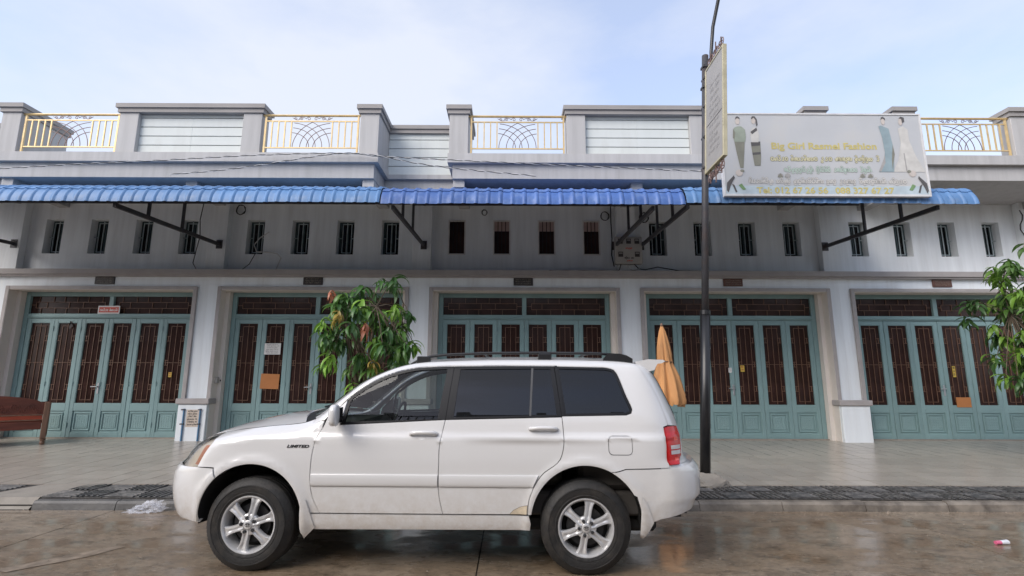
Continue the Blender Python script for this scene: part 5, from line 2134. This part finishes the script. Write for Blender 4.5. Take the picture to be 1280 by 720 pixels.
# side mouldings, handles, window surrounds and glass
for si, s_ in enumerate(BOTH):
    for dr, x0, x1 in ((o_fd[si], 1.412, 2.446), (o_rd[si], 2.456, 3.235)):
        mo = [(x0, .663), (x1 - (.02 if x1 > 3 else 0), .663), (x1 + (.025 if x1 > 3 else 0), .757), (x0, .757)]
        skin('moulding', mo, PAINT, dr, gap=.001, skirt=.02, sides=(s_,), grid=.02,
             offfn=lambda u, z: .008 + .008 * math.sin(PI * min(1, max(0, (z - .663) / .094))) ** .5)
    for (dr, ou, ins, gm) in ((o_fd[si], fw_out, [fw_in], 'car_glass'), (o_rd[si], rw_out, [rw_in1, rw_in2], 'privacy_glass'), (o_bs[si], qw_hole, [qw_in], 'privacy_glass')):
        skin('window_frame', ou, 'rubber_seal', dr, off=-.004, holes=ins, gap=.002, skirt=.03, sides=(s_,))
        if len(ins) > 1:
            skin('window_divider', [(3.186, 1.215), (3.203, 1.215), (3.225, 1.612), (3.208, 1.612)], 'divider', dr, off=-.001, gap=0, skirt=.01, sides=(s_,))
        for q in ins:
            skin('window_glass', q, gm, dr, off=-.012, gap=-.002, skirt=0, sides=(s_,))
    for dr, hx, hz_ in ((o_fd[si], 2.315, 1.068), (o_rd[si], 3.30, 1.112)):
        n_ = snorm(hx, hz_)
        c_ = surf(hx, hz_)
        def hp(dx, dn, dz):
            p = surf(hx + dx, hz_ + dz) + n_ * dn
            return Vector((p.x, p.y * (1 if s_ < 0 else -1), p.z))
        b = MB().tube([hp(-.108, .0, 0), hp(-.10, .024, 0), hp(-.05, .036, .002), hp(.05, .036, .002), hp(.098, .026, 0), hp(.112, .0, 0)], [.014, .017, .0165, .0165, .019, .015], 8)
        b.build('handle', PAINT, dr, smooth=True)
        cup = smooth_poly([(hx - .05, hz_ - .045), (hx + .035, hz_ - .045), (hx + .035, hz_ + .045), (hx - .05, hz_ + .045)], 2)
        skin('handle_recess', cup, PAINT, dr, off=.0012, skirt=0, gap=0, sides=(s_,))
    # mud flaps
    for (x_, pts_) in ((0, [(1.350, .560), (1.385, .555), (1.462, .345), (1.365, .255), (1.352, .33)]), (1, [(4.075, .60), (4.105, .56), (4.165, .405), (4.085, .285), (4.062, .30)])):
        skin('mud_flap', pts_, PAINT, car, off=.016, skirt=.03, gap=0, sides=(s_,), grid=.025)
for si, s_ in enumerate(BOTH):
    skin('pillar_cover', [(3.4575, 1.212), (3.4090, 1.633), (3.432, 1.633), (3.482, 1.212)], 'rubber_seal', o_bs[si], off=.0015, gap=0, skirt=.01, sides=(s_,))
# badge and repair patch on the near side
me = text_mesh('LIMITED', .040, .0008, .0012, .28)
xs_ = [v.co.x for v in me.vertices]
sc_ = .185 / (max(xs_) - min(xs_))
for v in me.vertices:
    u_, z_ = 1.285 + v.co.x * sc_, .968 + v.co.y * .78
    v.co = surf(u_, z_) + snorm(u_, z_) * (.003 + v.co.z)
link('lettering', me, o_fe[0], 'car_black')
patch = [(3.03, .458), (3.06, .487), (3.11, .512), (3.168, .525), (3.162, .458)]
skin('filler_outline', inset(patch, -.0025), 'filler_edge', o_rd[0], off=.0012, skirt=0, gap=0, grid=.02)
skin('filler_patch', patch, 'filler', o_rd[0], off=.0024, skirt=0, gap=0, grid=.02)

# top surfaces
def crown(x):
    return pchip([(.2, .02), (.5, .055), (1.0, .075), (1.3, .07), (1.5, .02), (2.0, .025), (2.6, .045), (3.8, .045), (4.35, .03)])(x)


bow = pchip([(.3, 0), (.7, .02), (1.05, .10), (1.37, .18), (1.7, .15), (2.1, .08), (2.5, .02), (2.8, 0), (4.4, 0)])


def top_pt(x, q):
    z = Tx(x)
    w = -surf(x2u(x, z - .0005), z - .0005).y
    return Vector((x - bow(x) * (1 - q * q), w * q, z + crown(x) * (1 - abs(q) ** 2.3)))


def top_patch(name, m, xs_, q0=1.0, nq=16, dz=0.0, parent=car):
    v, f = [], []
    for x in xs_:
        for k in range(nq + 1):
            q = -q0 + 2 * q0 * k / nq
            p = top_pt(x, q)
            v.append((p.x, p.y, p.z + dz))
    m_ = nq + 1
    for i in range(len(xs_) - 1):
        for k in range(nq):
            f.append((i * m_ + k, (i + 1) * m_ + k, (i + 1) * m_ + k + 1, i * m_ + k + 1))
    o_ = MB().add(v, f).build(name, m, parent, smooth=True)
    return o_


x0_ = .2
for _ in range(60):
    x0_ = .5 * x0_ + .5 * Xf(Tx(x0_))
hx_ = [x0_ + .001] + [x0_ + .004, x0_ + .012, x0_ + .025, x0_ + .05] + [x0_ + .08 + (1.29 - x0_ - .08) * k / 22 for k in range(23)]
top_patch('hood', PAINT, hx_, nq=24)
top_patch('cowl', 'car_black', [1.292, 1.32, 1.345, 1.372], .985, dz=-.012)
ws = top_patch('windscreen', 'car_glass', [1.372 + (2.17 - 1.372) * k / 14 for k in range(15)], .93, dz=-.004)
b_l = []
for s_ in (-1, 1):
    v, f = [], []
    xs_ = [1.372 + (2.17 - 1.372) * k / 20 for k in range(21)]
    for x in xs_:
        for q in (.93, .955, .98, 1.0):
            p = top_pt(x, q * s_)
            v.append(tuple(p))
    for i in range(20):
        for k in range(3):
            a = i * 4 + k
            f.append((a, a + 4, a + 5, a + 1))
    MB().add(v, f).build('windscreen_pillar', PAINT, car, smooth=True)
rx_ = [2.172 + (4.0 - 2.172) * k / 24 for k in range(25)]
xe = 4.1
for _ in range(60):
    xe = .5 * xe + .5 * Xr(Tx(xe))
rx_ += [4.0 + (xe - .001 - 4.0) * (1 - (1 - k / 14) ** 2) for k in range(1, 15)]
top_patch('roof', PAINT, rx_, nq=20)
for k in range(3):
    pass
hl_ = top_patch('headliner', 'seat', [2.25 + (4.05 - 2.25) * k / 12 for k in range(13)], .97, dz=-.03)
# wipers
for y_ in (-.1, .42):
    MB().tube([top_pt(1.36, y_ / .8) + Vector((0, 0, .01)), top_pt(1.45, y_ / .8 + .25) + Vector((0, 0, .015)), top_pt(1.50, y_ / .8 + .5) + Vector((0, 0, .012))], .009, 5).build('wiper', 'car_black', car)
# roof rack
for s_ in (-1, 1):
    def rp(x, dz, q=.93):
        p = top_pt(x, q * s_)
        return Vector((x, p.y, p.z + dz))
    pts_ = [rp(2.13, .0), rp(2.20, .024), rp(2.30, .043), rp(2.45, .05), rp(2.8, .053), rp(3.3, .055), rp(3.8, .055), rp(3.95, .052)]
    rk = MB().tube(pts_, [.008, .011, .0125, .0125, .0125, .0125, .0125, .0125], 8).build('roof_rail', 'car_black', car, smooth=True)
    prf = [(3.90, .052), (4.0, .050), (4.06, .034), (4.11, .004), (4.11, -.02), (3.84, -.02), (3.86, .01)]
    v = []
    for dy in (-.028, .028):
        for (x, dz) in prf:
            p = rp(x, dz)
            v.append((x, p.y + dy, Tx(3.97) + .018 + dz if dz > 0 else p.z + dz))
    n_ = len(prf)
    MB().add(v, [tuple(range(n_)), tuple(range(2 * n_ - 1, n_ - 1, -1))] + [(i, i + n_, (i + 1) % n_ + n_, (i + 1) % n_) for i in range(n_)]).build('rail_foot', 'car_black', rk)
    for x in (2.24, 3.33):
        p = rp(x, 0)
        MB().box(x - .06, x + .06, p.y - .025, p.y + .025, p.z - .02, p.z + .05, .008).build('rail_foot', 'car_black', rk)
for x in (2.75, 3.75):
    MB().tube([(x, -.56, Tx(x) + .052 + .012), (x, 0, Tx(x) + .082), (x, .56, Tx(x) + .052 + .012)], .014, 8).build('roof_crossbar', 'car_black', car, smooth=True)
# spoiler
sp = MB()
secs = []
for y_ in [-.60, -.58, -.45, -.2, 0, .2, .45, .58, .60]:
    e = 1 - (abs(y_) / .62) ** 6 * .5
    yy = y_
    back = 4.40 + .03 * (1 - (y_ / .6) ** 2)
    secs.append([(4.135, yy, 1.672), (4.25, yy, 1.694), (back - .02, yy, 1.690), (back, yy, 1.678), (back - .03, yy, 1.660), (4.33, yy, 1.655), (4.30, yy, 1.60), (4.22, yy, 1.58), (4.14, yy, 1.62)])
n_ = len(secs[0])
v = [p for s_ in secs for p in s_]
f = []
for i in range(len(secs) - 1):
    for k in range(n_):
        f.append((i * n_ + k, (i + 1) * n_ + k, (i + 1) * n_ + (k + 1) % n_, i * n_ + (k + 1) % n_))
f += [tuple(range(n_)), tuple((len(secs) - 1) * n_ + k for k in range(n_ - 1, -1, -1))]
o_ = sp.add(v, f).build('spoiler', PAINT, car, smooth=True)
sharp(o_.data, 40)
# door mirrors
for si, s_ in enumerate(BOTH):
    bm = bmesh.new()
    bmesh.ops.create_uvsphere(bm, u_segments=20, v_segments=14, radius=1)
    for v in bm.verts:
        c = v.co
        def se(a, p):
            return math.copysign(abs(a) ** p, a)
        x, y, z = se(c.x, .7) * .046, se(c.y, .7) * .115, se(c.z, .62) * .085
        if x > .02:
            x = .02 + (x - .02) * .5
        x -= .03 * (y / .115) * (1 if y > 0 else .4)
        v.co = Vector((x, y, z * (1 - .12 * (y / .115))))
    for f in bm.faces:
        f.smooth = True
    me = bpy.data.meshes.new('mirror')
    bm.to_mesh(me)
    bm.free()
    if s_ > 0:
        me.transform(Matrix.Scale(-1, 4, Vector((0, 1, 0))))
        me.flip_normals()
    me.transform(Matrix.Translation((1.615, s_ * 1.0, 1.225)))
    mi = link('mirror', me, o_fd[si], PAINT)
    MB().box(1.638, 1.644, s_ * 1.0 - .09, s_ * 1.0 + .09, 1.165, 1.285).build('mirror_glass', 'win_glass', mi)
    MB().box(1.58, 1.64, min(s_ * .86, s_ * .95), max(s_ * .86, s_ * .95), 1.165, 1.215, .015).build('mirror_foot', 'car_black', mi)
# underside and wheel wells
MB().box(.55, 4.25, -.66, .66, .27, .40, .03).build('underbody', 'car_under', car)
for (cx_, cz_, cr_) in WH:
    for s_ in (-1, 1):
        y0, y1 = sorted((s_ * .52, s_ * .80))
        MB().lathe([(cr_ + .012, y0), (cr_ + .012, y1)], 24, 'y', o=(cx_, 0, cz_), a0=R(-4), a1=R(184)).build('wheel_arch_liner', 'car_under', car, smooth=True)
        MB().lathe([(0, s_ * .53), (cr_ + .012, s_ * .53)], 24, 'y', o=(cx_, 0, cz_), a0=R(-4), a1=R(184)).build('wheel_arch_liner', 'car_under', car)
MB().tube([(4.10, -.45, .36), (4.50, -.47, .37)], .026, 10).build('exhaust_pipe', 'alloy_dark', car)
MB().box(4.42, 4.50, -.66, -.58, .42, .46).build('tow_eye', 'car_under', car)

# wheels
TR = .362


def wheel(x, s_):
    t = bpy.data.objects.new('wheel', None)
    C.objects.link(t)
    t.parent = car
    t.location = (x, s_ * .89, .355)
    t.rotation_euler = (0, R(rnd.uniform(0, 360)) if False else 0, PI if s_ > 0 else 0)
    return t


def tyre_prof():
    # y negative = outside
    p = [(.205, .02), (.214, .004), (.230, -.004), (.240, -.006), (.242, -.010), (.248, -.010), (.250, -.008), (.268, -.012), (.296, -.011), (.298, -.015), (.304, -.014), (.306, -.009), (.326, .004), (.342, .018), (.352, .026), (TR - .003, .038)]
    ys = [.046, .070, .071, .079, .080, .108, .109, .117, .118, .146, .147, .155, .156, .182]
    for i, y in enumerate(ys):
        groove = (i // 2) % 2 == 1
        p.append((TR - (.009 if groove else 0), y))
    p += [(TR - .006, .192), (.345, .205), (.32, .222), (.27, .232), (.214, .22), (.205, .2)]
    return p


TYRE = MB().lathe(tyre_prof(), 72, 'y')
for k in range(72):         # tread blocks on the shoulders
    a = 2 * PI * k / 72
    for (y0, y1, r0) in ((.026, .044, TR - .012), (.184, .198, TR - .012)):
        da = .030
        v = []
        for aa in (a - da, a + da):
            for (rr, yy) in ((r0, y0), (r0, y1), (TR + .0005, y1), (TR - .005, y0 + .004)):
                v.append((rr * math.cos(aa), yy, rr * math.sin(aa)))
        TYRE.add(v, [(0, 1, 2, 3), (7, 6, 5, 4), (3, 2, 6, 7), (2, 1, 5, 6), (1, 0, 4, 5), (0, 3, 7, 4)])
tyre_me = TYRE.mesh('tyre', smooth=True)
fix_normals(tyre_me)
sharp(tyre_me, 35)
tyre_me.materials.append(MATS['tyre'])
RIM = MB().lathe([(.222, .018), (.224, .000), (.220, -.006), (.212, -.004), (.204, .010), (.200, .030), (.192, .045), (.188, .12), (.195, .2), (.21, .21)], 64, 'y')
rim_me = RIM.mesh('rim', smooth=True)
fix_normals(rim_me)
sharp(rim_me, 40)
rim_me.materials.append(MATS['alloy'])
# one spoke, mirrored profile with a groove down its middle
def spoke_mesh():
    v, f = [], []
    st = [(.040, .042, -.004), (.070, .060, .000), (.100, .056, .003), (.135, .056, .006), (.168, .064, .009), (.190, .080, .013), (.204, .100, .018)]
    for (r, w, y) in st:
        h = w / 2
        g = .010 if .06 < r < .18 else .002
        row = [(-h, y + .035), (-h, y + .006), (-h * .80, y - .004), (-h * .38, y - .003), (-h * .12, y - .003 + g), (h * .12, y - .003 + g), (h * .38, y - .003), (h * .80, y - .004), (h, y + .006), (h, y + .035)]
        for (q, yy) in row:
            a = q / r
            v.append((r * math.sin(a), yy, r * math.cos(a)))
    n = 10
    for i in range(len(st) - 1):
        for k in range(n - 1):
            f.append((i * n + k, (i + 1) * n + k, (i + 1) * n + k + 1, i * n + k + 1))
    mb = MB().add(v, f)
    me = mb.mesh('spoke', smooth=True)
    fix_normals(me)
    sharp(me, 45)
    me.materials.append(MATS['alloy'])
    return me


spoke_me = spoke_mesh()
hub_me = MB().lathe([(0, -.010), (.030, -.010), (.036, -.006), (.038, .002), (.070, .000), (.082, .008), (.086, .03)], 40, 'y').mesh('hub', smooth=True)
fix_normals(hub_me)
sharp(hub_me, 40)
hub_me.materials.append(MATS['alloy'])
nut_me = MB().lathe([(0, -.016), (.010, -.016), (.014, -.010), (.0155, .01)], 6, 'y').mesh('lug_nut')
nut_me.materials.append(MATS['alloy_dark'])
well_me = MB().lathe([(.020, .002), (.0165, .0005), (.0165, .012)], 14, 'y').mesh('nut_recess')
em = MB()
for (rx, rz, cz) in ((.021, .014, 0), (.007, .0135, 0), (.0125, .0055, .0075)):
    em.tube([(rx * math.cos(k * PI / 9), -.0115, cz + rz * math.sin(k * PI / 9)) for k in range(18)], .0016, 5, closed=True)
em_me = em.mesh('emblem')
em_me.materials.append(MATS['alloy_dark'])
disc_me = MB().lathe([(0, .07), (.15, .07), (.15, .085), (0, .085)], 32, 'y').mesh('brake_disc')
disc_me.materials.append(MATS['alloy_dark'])
back_me = MB().lathe([(0, .12), (.19, .12)], 32, 'y').mesh('brake_backplate')
back_me.materials.append(MATS['car_under'])
for x, rot in ((.92, 12), (3.635, 22)):
    for s_ in (-1, 1):
        w = wheel(x, s_)
        link('tyre', tyre_me, w)
        rm = link('rim', rim_me, w)
        for k in range(6):
            o = link('spoke', spoke_me, w)
            o.rotation_euler = (0, R(rot + 60 * k - (12 if x > 2 else 0)), 0)
        link('hub', hub_me, w)
        link('brake_disc', disc_me, w)
        link('brake_backplate', back_me, w)
        link('emblem', em_me, w)
        for k in range(5):
            a = R(rot + 72 * k + 18)
            o = link('lug_nut', nut_me, w)
            o.location = (.056 * math.cos(a), -.002, .056 * math.sin(a))
# cabin
def cushion(name, x0, x1, y0, y1, z0, z1, m='seat', c=.05, tilt=0.0, par=None):
    mb = MB().box(-(x1 - x0) / 2, (x1 - x0) / 2, -(y1 - y0) / 2, (y1 - y0) / 2, 0, z1 - z0, c)
    o_ = mb.build(name, m, par or car)
    o_.location = ((x0 + x1) / 2, (y0 + y1) / 2, z0)
    o_.rotation_euler = (0, tilt, 0)
    return o_


for (xs0, ys) in ((2.05, (-.40, .40)), (2.95, (-.40, .40))):
    for y_ in ys:
        c0 = cushion('seat', xs0, xs0 + .52, y_ - .25, y_ + .25, .62, .80)
        cushion('seat_back', xs0 + .46, xs0 + .60, y_ - .24, y_ + .24, .74, 1.32, tilt=.22)
        cushion('headrest', xs0 + .60, xs0 + .69, y_ - .12, y_ + .12, 1.34, 1.50, tilt=.15, c=.035)
cushion('dashboard', 1.25, 1.68, -.72, .72, .80, 1.13, 'dash', .08)
cushion('cabin_floor', .95, 4.3, -.74, .74, .41, .60, 'dash', .02)
MB().tube([(1.80 + .05 * math.sin(k * PI / 10), .40 + .18 * math.cos(k * PI / 10), 1.10 + .17 * math.sin(k * PI / 10)) for k in range(20)], .014, 6, closed=True).build('steering_wheel', 'car_black', car, smooth=True)
cushion('luggage_floor', 3.6, 4.35, -.72, .72, .61, 1.05, 'dash', .04)
MB().box(2.56, 2.62, -.70, -.66, .9, 1.6).build('pillar_trim', 'dash', car)
